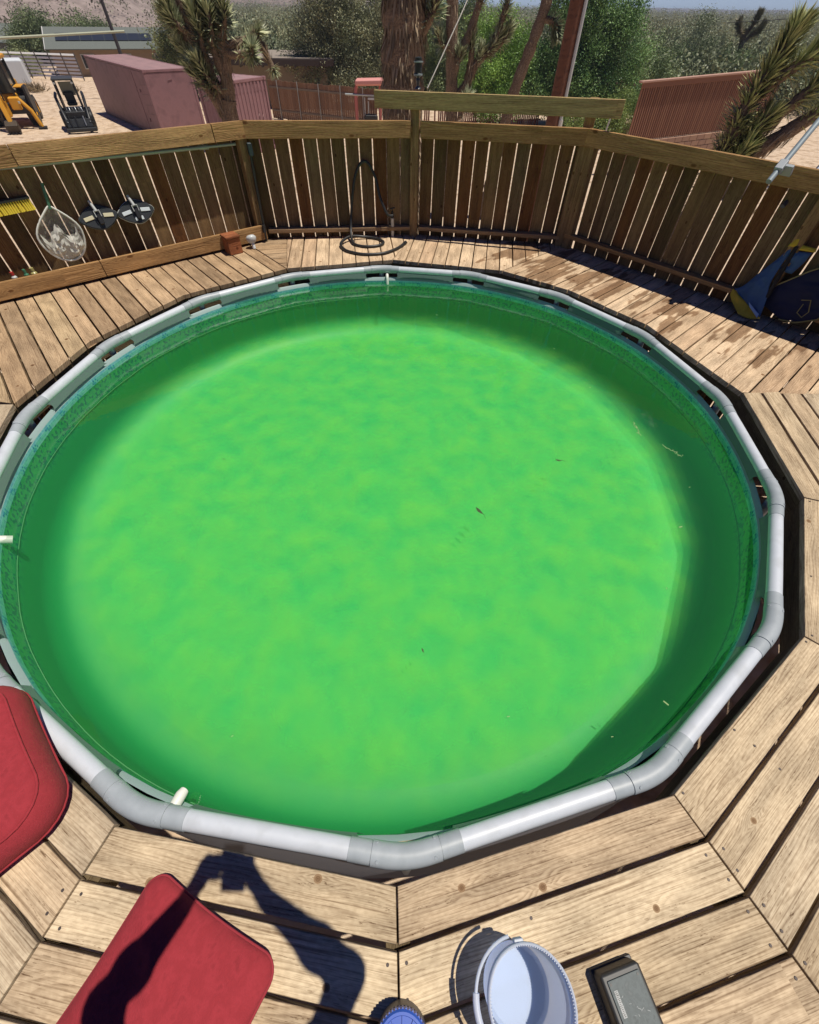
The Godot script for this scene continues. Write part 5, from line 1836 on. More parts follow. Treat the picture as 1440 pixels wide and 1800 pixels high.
func build_buildings() -> void:
	var shingle := mat(0.155, 0.175, 0.158, 0.9)
	tri_tex(shingle, noise_tex(91, 0.06, 256, [Color(0.8, 0.8, 0.8), Color(1, 1, 1)], 4), 0.7, false)
	house("low house with a grey roof carrying a row of dark solar panels", Vector3(-30.2, G, -61.0), 0.42, 13.0, 8.5, 1.75, 1.25, mat(0.28, 0.20, 0.13, 0.85), shingle, true)
	house("plain grey roofed house behind the yellow-green bush on the left", Vector3(-44.5, G, -70.0), 0.45, 9.0, 7.5, 1.6, 1.3, mat(0.25, 0.24, 0.21, 0.85), shingle)
	# flat roofed brown building behind the ribbed container
	var b := thing("flat_roofed_building", "brown building with a flat overhanging roof behind the ribbed container", "building", Vector3(-10.4, G, -42.0), 0.12)
	var wm := mat(0.24, 0.19, 0.13, 0.85)
	var dk := mat(0.055, 0.038, 0.030, 0.8)
	bx(wm, b, "wall", Vector3(0.6, 1.05, 0), Vector3(6.5, 2.1, 6.0), 0.03)
	bx(mat(0.26, 0.22, 0.18, 0.9), b, "roof", Vector3(0, 2.42, 0), Vector3(8.6, 0.14, 7.6), 0.02)
	bx(dk, b, "fascia", Vector3(0, 2.28, 3.8), Vector3(8.7, 0.32, 0.12), 0.01)
	bx(dk, b, "fascia", Vector3(4.32, 2.28, 0), Vector3(0.12, 0.32, 7.5), 0.01)
	for i in 12: bx(dk, b, "rafter", Vector3(-4.0 + i * 0.72, 2.12, 3.35), Vector3(0.10, 0.16, 1.0), 0.01)
	bx(mat(0.03, 0.03, 0.03, 0.3), b, "wall_lamp", Vector3(3.2, 1.35, 3.05), Vector3(0.14, 0.26, 0.14), 0.03)

func build_fences_far() -> void:
	# weathered board fence on the left of the roll bar
	var bm := [mat(0.23, 0.125, 0.07, 0.9), mat(0.20, 0.11, 0.065, 0.9), mat(0.26, 0.15, 0.09, 0.9)]
	var grey := mat(0.20, 0.155, 0.115, 0.9)
	var A := Vector3(-9.2, G, -34.6)
	var B := Vector3(-2.3, G, -31.2)
	var f := thing("board_fence", "weathered brown board fence between the ribbed container and the red roll bar", "fence")
	var d := (B - A).normalized()
	var n := int(A.distance_to(B) / 0.16)
	var pm := MB.new()
	pm.box(Transform3D(), Vector3(0.147, 1.75, 0.02), 0.004)
	var pmesh := pm.mesh()
	for i in n + 1:
		var p := A + d * (i * 0.16)
		put("board", pmesh, bm[rng.randi() % 3], f, place(p + Vector3.UP * (0.88 + rng.randf_range(-0.03, 0.03)), d, Vector3.UP))
	for y in [0.4, 1.45]:
		var r := MB.new()
		r.box(place((A + B) / 2 + Vector3(0.02, y, 0.04), d, Vector3.UP), Vector3(A.distance_to(B), 0.09, 0.04), 0.005)
		put("rail", r, grey, f)
	for i in 5:
		var p := A + d * (0.6 + i * 1.55)
		tb(mat(0.36, 0.36, 0.35, 0.5, 0.4), f, "post", [p + Vector3(0.03, 0, 0.08), p + Vector3(0.03, 1.78, 0.08)], 0.03, 6)
	# low rustic red picket fence under the handrail
	var A2 := Vector3(-1.6, G, -30.6)
	var B2 := Vector3(7.9, G, -33.6)
	var f2 := thing("picket_fence", "ragged dark red picket fence seen under the raised handrail", "fence")
	var d2 := (B2 - A2).normalized()
	var rm := [mat(0.14, 0.05, 0.035, 0.9), mat(0.10, 0.045, 0.035, 0.9), mat(0.19, 0.085, 0.06, 0.9), mat(0.28, 0.19, 0.14, 0.9)]
	var n2 := int(A2.distance_to(B2) / 0.125)
	var p2 := MB.new()
	p2.box(Transform3D(), Vector3(0.09, 1.5, 0.02), 0.003)
	var m2 := p2.mesh()
	for i in n2:
		if rng.randf() < 0.06: continue
		var p := A2 + d2 * (i * 0.125)
		var k := 3 if rng.randf() < 0.12 else rng.randi() % 3
		put("picket", m2, rm[k], f2, place(p + Vector3.UP * (0.62 + rng.randf_range(-0.10, 0.10)), d2 + Vector3(0, rng.randf_range(-0.05, 0.05), 0), Vector3.UP))
	for y in [0.35, 1.0]:
		var r := MB.new()
		r.box(place((A2 + B2) / 2 + Vector3(0, y, -0.04), d2, Vector3.UP), Vector3(A2.distance_to(B2), 0.07, 0.04), 0.004)
		put("rail", r, rm[1], f2)
	# tall red-brown slat wall on a block footing
	var A3 := Vector3(9.25, -0.62, -21.9)
	var B3 := Vector3(16.2, -0.30, -24.3)
	var w := thing("slat_wall", "tall red-brown wall of upright slats with a cap rail on a block footing", "wall")
	var d3 := (B3 - A3).normalized()
	var L3 := A3.distance_to(B3)
	var sm := [mat(0.25, 0.115, 0.068, 0.8), mat(0.22, 0.10, 0.06, 0.8), mat(0.28, 0.135, 0.08, 0.8)]
	var sl := MB.new()
	sl.box(Transform3D(), Vector3(0.066, 1.80, 0.05), 0.004)
	var slm := sl.mesh()
	var nn := int(L3 / 0.112)
	for i in nn:
		var p := A3 + d3 * (i * 0.112 + 0.06)
		put("slat", slm, sm[rng.randi() % 3], w, place(p + Vector3.UP * 0.92, d3, Vector3.UP))
	var bk := MB.new()
	bk.box(place((A3 + B3) / 2 + Vector3(0.02, 0.92, -0.05), d3, Vector3.UP), Vector3(L3, 1.78, 0.02))
	put("backing", bk, mat(0.075, 0.032, 0.024, 0.9), w)
	var cap := MB.new()
	cap.box(place((A3 + B3) / 2 + Vector3(0, 1.87, 0.0), d3, Vector3.UP), Vector3(L3 + 0.3, 0.06, 0.22), 0.01)
	put("cap_rail", cap, mat(0.42, 0.25, 0.19, 0.8), w)
	var c2 := MB.new()
	c2.box(place((A3 + B3) / 2 + Vector3(0, 1.76, 0.03), d3, Vector3.UP), Vector3(L3, 0.16, 0.05), 0.01)
	put("top_board", c2, sm[1], w)
	var blk := [mat(0.36, 0.22, 0.15, 0.95), mat(0.40, 0.25, 0.17, 0.95), mat(0.33, 0.20, 0.14, 0.95)]
	var bmesh := MB.new()
	bmesh.box(Transform3D(), Vector3(0.39, 0.19, 0.20), 0.012)
	var bmm := bmesh.mesh()
	for r in 7:
		for i in int(L3 / 0.4) + 1:
			var p := A3 + d3 * (i * 0.4 + (0.2 if r % 2 else 0.0)) + Vector3.DOWN * (0.10 + r * 0.2)
			put("block", bmm, blk[rng.randi() % 3], w, place(p, d3, Vector3.UP))
	# white slatted fence far left
	var A4 := Vector3(-38.5, G, -53.5)
	var B4 := Vector3(-30.6, G, -52.2)
	var wf := thing("white_slat_fence", "white horizontal slat fence behind the black skid steer", "fence")
	var d4 := (B4 - A4).normalized()
	var wh := mat(0.80, 0.80, 0.78, 0.6)
	var L4 := A4.distance_to(B4)
	for i in 7:
		for s in 3:
			var r := MB.new()
			r.box(place(A4 + d4 * (L4 * (s + 0.5) / 3.0) + Vector3.UP * (0.22 + i * 0.23), d4, Vector3(0, 1, -0.45)), Vector3(L4 / 3.0 - 0.03, 0.13, 0.03), 0.005)
			put("slat", r, wh, wf)
	for i in 7:
		var p := A4 + d4 * (L4 * i / 6.0)
		tb(mat(0.10, 0.09, 0.085, 0.7), wf, "post", [p + Vector3(0, 0, 0.05), p + Vector3(0, 1.75, 0.05)], 0.05, 5)

func build_plants() -> void:
	var g1 := Color(0.070, 0.085, 0.040)
	var g2 := Color(0.20, 0.205, 0.115)
	tree("dense_tree", "dense dull olive tree filling the view left of the big shaggy trunk", Vector3(-5.2, G, -40.5), [[Vector3(0.0, 3.4, 0), Vector3(2.6, 2.2, 1.8)], [Vector3(-2.2, 2.6, 0.3), Vector3(1.9, 1.9, 1.5)], [Vector3(2.4, 2.8, 0.2), Vector3(2.0, 2.0, 1.6)], [Vector3(0.3, 1.5, 0.8), Vector3(3.0, 1.2, 1.2)], [Vector3(-0.6, 5.6, 0), Vector3(2.2, 1.6, 1.6)], [Vector3(3.4, 4.8, -0.5), Vector3(1.8, 1.6, 1.4)]], 4600, g1, g2, 0.25, 0.22, 1)
	tree("leafy_tree", "deep green glossy tree behind the brown utility pole", Vector3(9.6, G, -34.5), [[Vector3(0.0, 3.2, 0), Vector3(2.4, 2.2, 1.8)], [Vector3(-2.3, 2.2, 0.3), Vector3(1.8, 1.6, 1.5)], [Vector3(2.4, 2.4, 0.2), Vector3(1.7, 1.7, 1.6)], [Vector3(0.3, 1.2, 0.8), Vector3(3.0, 1.1, 1.2)], [Vector3(-0.6, 5.2, 0), Vector3(2.0, 1.6, 1.6)], [Vector3(2.0, 4.4, 0), Vector3(1.5, 1.5, 1.4)]], 4200, Color(0.030, 0.075, 0.022), Color(0.12, 0.205, 0.060), 0.26, 0.2, 2)
	tree("bright_bush", "bright yellow-green bush between the forked tree and the leaning trunk", Vector3(4.6, G, -33.0), [[Vector3(0.0, 1.6, 0), Vector3(1.7, 1.5, 1.2)], [Vector3(-1.0, 2.2, -0.5), Vector3(1.2, 1.1, 1.0)], [Vector3(1.0, 2.6, -0.6), Vector3(1.2, 1.3, 1.0)], [Vector3(0.2, 3.8, -1.0), Vector3(1.7, 1.2, 1.0)]], 2600, Color(0.055, 0.115, 0.018), Color(0.16, 0.27, 0.045), 0.20, 0.10, 3, "", "bush")
	tree("backdrop_tree", "mid green tree behind the forked Joshua tree", Vector3(0.6, G, -44.0), [[Vector3(0.0, 3.0, 0), Vector3(2.8, 2.4, 1.6)], [Vector3(2.6, 4.0, 0.3), Vector3(2.2, 1.9, 1.5)], [Vector3(-2.0, 2.2, 0), Vector3(1.6, 1.8, 1.4)], [Vector3(1.0, 1.4, 0.6), Vector3(2.6, 1.2, 1.2)]], 2600, Color(0.050, 0.080, 0.032), Color(0.15, 0.20, 0.085), 0.26, 0.2, 4)
	tree("lime_bush", "low yellow-green shrub at the foot of the deep green tree, by the slat wall", Vector3(10.6, G, -29.5), [[Vector3(0.0, 0.9, 0), Vector3(1.3, 0.9, 0.9)], [Vector3(-1.4, 0.8, 0), Vector3(1.0, 0.8, 0.8)], [Vector3(1.2, 1.2, -0.6), Vector3(1.2, 0.8, 0.9)]], 1000, Color(0.06, 0.10, 0.02), Color(0.17, 0.22, 0.05), 0.18, 0.07, 5, "", "bush")
	var k := 6
	for q in [[19.5, -50.0, 3.0, 1.9, "olive shrub mass left of the far shrubs beyond the slat wall", 0.0], [23.5, -51.5, 3.2, 2.2, "grey-green feathery tree standing tallest beyond the slat wall", 1.0], [27.2, -50.0, 2.8, 1.6, "olive shrub mass right of the feathery tree beyond the slat wall", 0.0], [16.0, -42.0, 2.6, 1.9, "dark olive bush touching the right of the deep green tree", 0.3], [30.8, -47.5, 2.6, 1.5, "brownish olive bush far right behind the leaning Joshua tree", 0.6]]:
		var bl := [[Vector3(0, q[3] * 0.8, 0), Vector3(q[2], q[3], q[2] * 0.6)], [Vector3(-q[2] * 0.5, q[3] * 0.7, 0.5), Vector3(q[2] * 0.7, q[3] * 0.7, q[2] * 0.5)], [Vector3(q[2] * 0.6, q[3] * 0.8, 0.3), Vector3(q[2] * 0.6, q[3] * 0.7, q[2] * 0.5)]]
		if q[5] == 1.0: bl.append([Vector3(0.6, q[3] * 2.0, 0), Vector3(1.6, 0.8, 1.0)])
		tree("desert_bush", q[4], Vector3(q[0], G, q[1]), bl, 1500, Color(0.050, 0.082, 0.030), Color(0.145, 0.185, 0.075) if q[5] < 0.9 else Color(0.19, 0.20, 0.13), 0.26, 0.10, k, "bushes beyond the slat wall", "bush")
		k += 1
	# scrub on the open desert
	var sw := []
	var scol := []
	var sr := RandomNumberGenerator.new()
	sr.seed = 99
	for i in 9000:
		var dist := 52.0 + 700.0 * pow(sr.randf(), 1.8)
		var az := deg_to_rad(sr.randf_range(-20.0, 50.0))
		var c := Vector3(0.17 + sin(az) * dist, G, 2.43 - cos(az) * dist)
		var sz := sr.randf_range(0.8, 2.1) * (1.0 + dist / 300.0)
		var tone := sr.randf()
		for j in (10 if dist < 200.0 else 5):
			sw.append(Transform3D(Basis(Vector3(sr.randfn(), sr.randfn(), sr.randfn()).normalized(), sr.randf() * TAU).scaled(Vector3.ONE * sz * 0.5), c + Vector3(sr.randfn() * 0.6, 0.25 + sr.randf() * 0.75, sr.randfn() * 0.6) * sz))
			scol.append(Color(0.085, 0.115, 0.052).lerp(Color(0.23, 0.25, 0.13), clampf(tone + sr.randf_range(-0.2, 0.2), 0, 1)))
	var scrub := many("desert_scrub", clump_mesh, leaf_mat(), sw, self, scol)
	stuff(tag(scrub, "olive desert scrub covering the flat land far beyond the yard", "scrub"))
	# left side
	for q in [[-42.0, -66.0, 2.2, 2.5, "dark green tree left of the pair above the house roofs"], [-36.5, -67.0, 2.6, 2.3, "dark green tree right of the pair above the house roofs"]]:
		tree("round_tree", q[4], Vector3(q[0], G, q[1]), [[Vector3(0, q[3] * 0.95, 0), Vector3(q[2], q[3] * 0.7, q[2] * 0.7)], [Vector3(-q[2] * 0.6, q[3] * 0.7, 0), Vector3(q[2] * 0.7, q[3] * 0.55, q[2] * 0.6)], [Vector3(q[2] * 0.7, q[3] * 0.8, 0), Vector3(q[2] * 0.7, q[3] * 0.5, q[2] * 0.6)]], 1100, Color(0.035, 0.060, 0.020), Color(0.12, 0.15, 0.06), 0.34, 0.15, k, "dark trees above the far roofs")
		k += 1
	tree("pale_bush", "yellow-green bush behind the backhoe on the far left", Vector3(-38.5, G, -56.0), [[Vector3(0, 0.75, 0), Vector3(1.8, 0.9, 1.0)], [Vector3(-1.8, 0.7, 0), Vector3(1.5, 0.8, 1.0)], [Vector3(1.1, 0.55, 0.3), Vector3(1.0, 0.7, 0.8)]], 1300, Color(0.085, 0.110, 0.040), Color(0.24, 0.25, 0.10), 0.20, 0.06, k, "", "bush")
	tree("olive_tree", "olive green tree hanging over the smooth container behind the Joshua tree", Vector3(-16.9, G, -42.5), [[Vector3(0, 3.2, 0), Vector3(1.9, 1.7, 1.3)], [Vector3(-0.9, 2.5, 0), Vector3(1.2, 1.2, 1.0)], [Vector3(1.2, 2.5, 0.4), Vector3(1.2, 1.1, 1.0)], [Vector3(0.6, 4.4, 0), Vector3(1.5, 1.1, 1.0)]], 1700, Color(0.045, 0.065, 0.020), Color(0.15, 0.16, 0.055), 0.24, 0.14, k + 1)
	tree("grey_bush", "small grey-green bush between the left Joshua tree and the dense olive tree", Vector3(-8.6, G, -48.0), [[Vector3(0, 2.6, 0), Vector3(1.0, 1.2, 0.8)], [Vector3(0.5, 1.6, 0), Vector3(0.9, 1.0, 0.8)]], 500, Color(0.07, 0.10, 0.06), Color(0.17, 0.20, 0.13), 0.24, 0.1, k + 2, "", "bush")
	# dry bushes on the sand
	for q in [[-30.6, -44.6, 0.55, "dry straw bush in front of the white slat fence"], [-27.6, -44.4, 0.45, "smaller dry straw bush right of the other by the white fence"], [13.0, -16.4, 0.18, "dry grass tuft on the bare sand at the right edge"]]:
		var ds := thing("dry_bush", q[3], "dry bush", Vector3(q[0], G + 0.02, q[1]))
		var wh := []
		var cs := []
		for i in 260:
			var dir := Vector3(rng.randfn(), absf(rng.randfn()) * 0.9 + 0.2, rng.randfn()).normalized()
			var s := Vector3(rng.randfn(), 0, rng.randfn()).normalized()
			wh.append(Transform3D(place(Vector3.ZERO, dir.cross(s), dir).basis * Basis().scaled(Vector3(0.5, rng.randf_range(0.5, 1.2), 0.5) * q[2] * 1.2), Vector3(rng.randfn(), 0, rng.randfn()) * q[2] * 0.5))
			var b := rng.randf_range(0.5, 1.0)
			cs.append(Color(0.36 * b, 0.27 * b, 0.16 * b))
		stuff(many("twigs", blade_mesh, leaf_mat(0.9), wh, ds, cs))
	# Joshua trees
	var ja := Color(0.17, 0.215, 0.105)
	var jb := Color(0.60, 0.62, 0.38)
	joshua("joshua_tree", "many-headed Joshua tree standing before the two mauve containers", Vector3(-4.55, G, -11.8), [
		[[Vector3(0.0, 0, 0), Vector3(-0.05, 1.6, 0), Vector3(-0.02, 2.75, 0), Vector3(0.05, 3.25, 0)], 0.25, 0.19, 1.0, 0.16, 1.4],
		[[Vector3(0.05, 3.2, 0), Vector3(0.14, 3.7, 0), Vector3(0.20, 4.15, 0.0), Vector3(0.24, 4.9, 0.0), Vector3(0.26, 6.0, 0)], 0.16, 0.10, 0.30, 0.26],
		[[Vector3(-0.05, 2.8, 0), Vector3(-0.16, 3.4, 0.05), Vector3(-0.30, 4.1, 0.05), Vector3(-0.50, 4.9, 0.05), Vector3(-0.6, 5.9, 0)], 0.14, 0.09, 0.72, 0.25, 0.5],
		[[Vector3(0.12, 3.6, 0), Vector3(0.02, 4.1, 0.1), Vector3(-0.06, 4.7, 0.1), Vector3(-0.08, 5.4, 0.1)], 0.11, 0.08, 0.15, 0.25],
		[[Vector3(-0.10, 3.0, 0.05), Vector3(-0.32, 3.45, 0.2), Vector3(-0.55, 3.85, 0.3)], 0.10, 0.07, 0.25, 0.26],
		[[Vector3(-0.14, 3.35, 0), Vector3(-0.50, 3.85, 0.1), Vector3(-0.72, 4.20, 0.1)], 0.08, 0.06, 0.35, 0.25],
		[[Vector3(-0.30, 4.2, 0.05), Vector3(-0.72, 4.35, 0.1), Vector3(-0.88, 4.62, 0.1)], 0.08, 0.06, 0.5, 0.26],
		[[Vector3(0.20, 4.05, 0), Vector3(0.50, 4.0, 0.05), Vector3(0.82, 4.05, 0.1)], 0.08, 0.06, 0.5, 0.24],
		[[Vector3(0.20, 4.10, 0), Vector3(0.80, 4.25, -0.1), Vector3(1.08, 4.38, -0.1)], 0.08, 0.06, 0.55, 0.25],
		[[Vector3(0.95, 4.28, -0.1), Vector3(1.12, 4.10, -0.1), Vector3(1.26, 3.75, -0.1)], 0.07, 0.06, 0.85, 0.20, 2.0],
		[[Vector3(-0.35, 4.3, 0.1), Vector3(-0.62, 4.45, 0.25), Vector3(-0.72, 4.75, 0.3)], 0.07, 0.05, 0.1, 0.30],
		[[Vector3(0.0, 3.4, 0.1), Vector3(-0.20, 3.65, 0.3), Vector3(-0.30, 3.95, 0.4)], 0.07, 0.05, 0.0, 0.28],
		[[Vector3(0.02, 4.1, 0.1), Vector3(0.12, 4.4, 0.25), Vector3(0.14, 4.7, 0.3)], 0.07, 0.05, 0.0, 0.28],
		[[Vector3(0.22, 4.3, 0.0), Vector3(0.42, 4.5, 0.15), Vector3(0.48, 4.8, 0.2)], 0.07, 0.05, 0.1, 0.28],
		[[Vector3(-0.25, 3.9, 0.1), Vector3(-0.15, 4.3, 0.25), Vector3(-0.18, 4.7, 0.3)], 0.07, 0.05, 0.0, 0.28],
		[[Vector3(0.75, 4.03, 0.1), Vector3(0.88, 4.0, 0.2), Vector3(0.95, 4.15, 0.3)], 0.06, 0.05, 0.0, 0.26]], 11, ja, jb)
	joshua("shaggy_trunk", "thick shaggy tree trunk rising behind the fence in the middle", Vector3(-0.14, G, -9.6), [
		[[Vector3(0.0, 0, 0), Vector3(-0.02, 2.0, 0), Vector3(-0.02, 4.0, 0), Vector3(0.02, 4.6, 0), Vector3(0.0, 6.6, 0)], 0.40, 0.40, 1.0, 0.34, 5.5],
		[[Vector3(0.0, 6.3, 0), Vector3(-0.8, 6.9, 0), Vector3(-1.4, 7.8, 0)], 0.22, 0.12, 0.4, 0.30],
		[[Vector3(0.0, 6.3, 0), Vector3(0.9, 7.0, 0), Vector3(1.3, 8.0, 0)], 0.22, 0.12, 0.4, 0.30],
		[[Vector3(0.30, 4.4, 0.1), Vector3(0.55, 4.75, 0.15), Vector3(0.62, 5.1, 0.2)], 0.08, 0.06, 0.15, 0.30]], 12, ja, jb)
	joshua("joshua_tree", "forked Joshua tree with grey-green heads behind the handrail", Vector3(1.15, G, -15.5), [
		[[Vector3(0.02, 0, 0), Vector3(0.05, 2.4, 0), Vector3(-0.02, 3.6, 0), Vector3(-0.10, 4.5, 0), Vector3(-0.16, 5.9, 0)], 0.20, 0.15, 0.95, 0.18, 1.8],
		[[Vector3(0.05, 3.0, 0), Vector3(0.38, 3.25, 0), Vector3(0.62, 3.6, 0), Vector3(0.80, 4.05, 0)], 0.11, 0.08, 0.62, 0.26, 1.2],
		[[Vector3(0.45, 3.3, 0), Vector3(0.52, 3.8, 0), Vector3(0.50, 4.3, 0)], 0.10, 0.07, 0.55, 0.26, 1.4],
		[[Vector3(0.70, 3.75, 0), Vector3(1.02, 4.0, 0), Vector3(1.25, 4.35, 0)], 0.09, 0.06, 0.15, 0.28],
		[[Vector3(0.95, 3.95, 0), Vector3(1.3, 4.1, -0.1), Vector3(1.55, 4.45, -0.1)], 0.09, 0.06, 0.35, 0.26],
		[[Vector3(0.02, 3.7, 0), Vector3(0.35, 4.2, 0.05), Vector3(0.62, 4.9, 0.05), Vector3(0.8, 5.6, 0)], 0.11, 0.08, 0.5, 0.26, 1.6],
		[[Vector3(0.05, 3.5, 0.05), Vector3(0.14, 3.75, 0.15), Vector3(0.20, 4.0, 0.2)], 0.08, 0.06, 0.35, 0.26, 1.6],
		[[Vector3(-0.05, 4.0, 0), Vector3(-0.35, 4.1, 0.05), Vector3(-0.48, 4.35, 0.1)], 0.08, 0.06, 0.1, 0.28],
		[[Vector3(0.30, 2.6, 0.2), Vector3(0.42, 2.9, 0.25), Vector3(0.50, 3.1, 0.3)], 0.07, 0.06, 0.1, 0.26],
		[[Vector3(1.15, 4.2, 0), Vector3(1.35, 4.8, 0), Vector3(1.45, 5.4, 0)], 0.09, 0.06, 0.1, 0.28]], 13, ja, Color(0.56, 0.60, 0.40))
	joshua("leaning_tree", "slim dark trunk leaning right, left of the brown utility pole", Vector3(2.55, G, -15.4), [
		[[Vector3(0.0, 0, 0), Vector3(0.30, 2.2, 0), Vector3(0.52, 3.3, 0), Vector3(0.78, 4.1, 0), Vector3(1.02, 5.0, 0), Vector3(1.08, 6.0, 0)], 0.19, 0.13, 1.0, 0.14, 0.5],
		[[Vector3(0.95, 4.6, 0), Vector3(1.28, 4.55, 0.1), Vector3(1.42, 4.3, 0.15)], 0.08, 0.07, 0.1, 0.28],
		[[Vector3(1.02, 5.0, 0), Vector3(1.35, 5.2, 0.1), Vector3(1.60, 5.6, 0.1)], 0.09, 0.07, 0.2, 0.28]], 14, Color(0.10, 0.13, 0.07), Color(0.24, 0.27, 0.15))
	joshua("joshua_tree", "near Joshua tree leaning right with green spiky limbs, before the slat wall", Vector3(4.95, G, -7.2), [
		[[Vector3(0.30, 0, 0), Vector3(0.45, 2.0, 0), Vector3(0.55, 3.1, 0), Vector3(0.72, 3.6, 0)], 0.17, 0.14, 0.70, 0.26, 1.0],
		[[Vector3(0.55, 3.0, 0), Vector3(0.58, 3.55, 0.0), Vector3(0.66, 4.0, 0.0), Vector3(0.78, 4.42, 0.0), Vector3(0.84, 4.68, 0.0)], 0.11, 0.07, 0.0, 0.30],
		[[Vector3(0.55, 2.9, 0), Vector3(0.78, 3.35, 0.1), Vector3(0.98, 3.75, 0.15)], 0.11, 0.07, 0.0, 0.29],
		[[Vector3(0.72, 3.2, 0), Vector3(1.05, 3.60, 0.1), Vector3(1.35, 3.95, 0.15), Vector3(1.55, 4.2, 0.2)], 0.10, 0.07, 0.55, 0.27, 2.2],
		[[Vector3(0.68, 3.9, 0.0), Vector3(0.95, 4.2, 0.1), Vector3(1.22, 4.42, 0.15), Vector3(1.45, 4.7, 0.2)], 0.09, 0.06, 0.1, 0.28],
		[[Vector3(0.50, 2.7, 0), Vector3(0.95, 3.15, 0.1), Vector3(1.45, 3.55, 0.15), Vector3(1.85, 3.85, 0.2)], 0.13, 0.10, 0.75, 0.24, 1.6],
		[[Vector3(0.45, 2.6, 0.1), Vector3(0.68, 3.05, 0.2), Vector3(0.80, 3.35, 0.25)], 0.09, 0.06, 0.0, 0.27]], 15, Color(0.13, 0.19, 0.07), Color(0.58, 0.60, 0.28))

func build_far_joshua() -> void:
	joshua("joshua_tree", "small far Joshua tree silhouetted against the sky at upper right", Vector3(27.3, G, -51.1), [
		[[Vector3(0, 0, 0), Vector3(0.1, 2.4, 0), Vector3(0.0, 3.9, 0)], 0.22, 0.16, 0.9, 0.3],
		[[Vector3(0.0, 3.4, 0), Vector3(-0.6, 4.0, 0), Vector3(-0.9, 4.4, 0)], 0.14, 0.10, 0.2, 0.42],
		[[Vector3(0.05, 3.6, 0), Vector3(0.4, 4.3, 0), Vector3(0.5, 4.9, 0)], 0.14, 0.10, 0.2, 0.42],
		[[Vector3(0.05, 3.2, 0), Vector3(0.9, 3.9, 0), Vector3(1.2, 4.3, 0)], 0.14, 0.10, 0.2, 0.42]], 16, Color(0.12, 0.12, 0.08), Color(0.26, 0.24, 0.16))

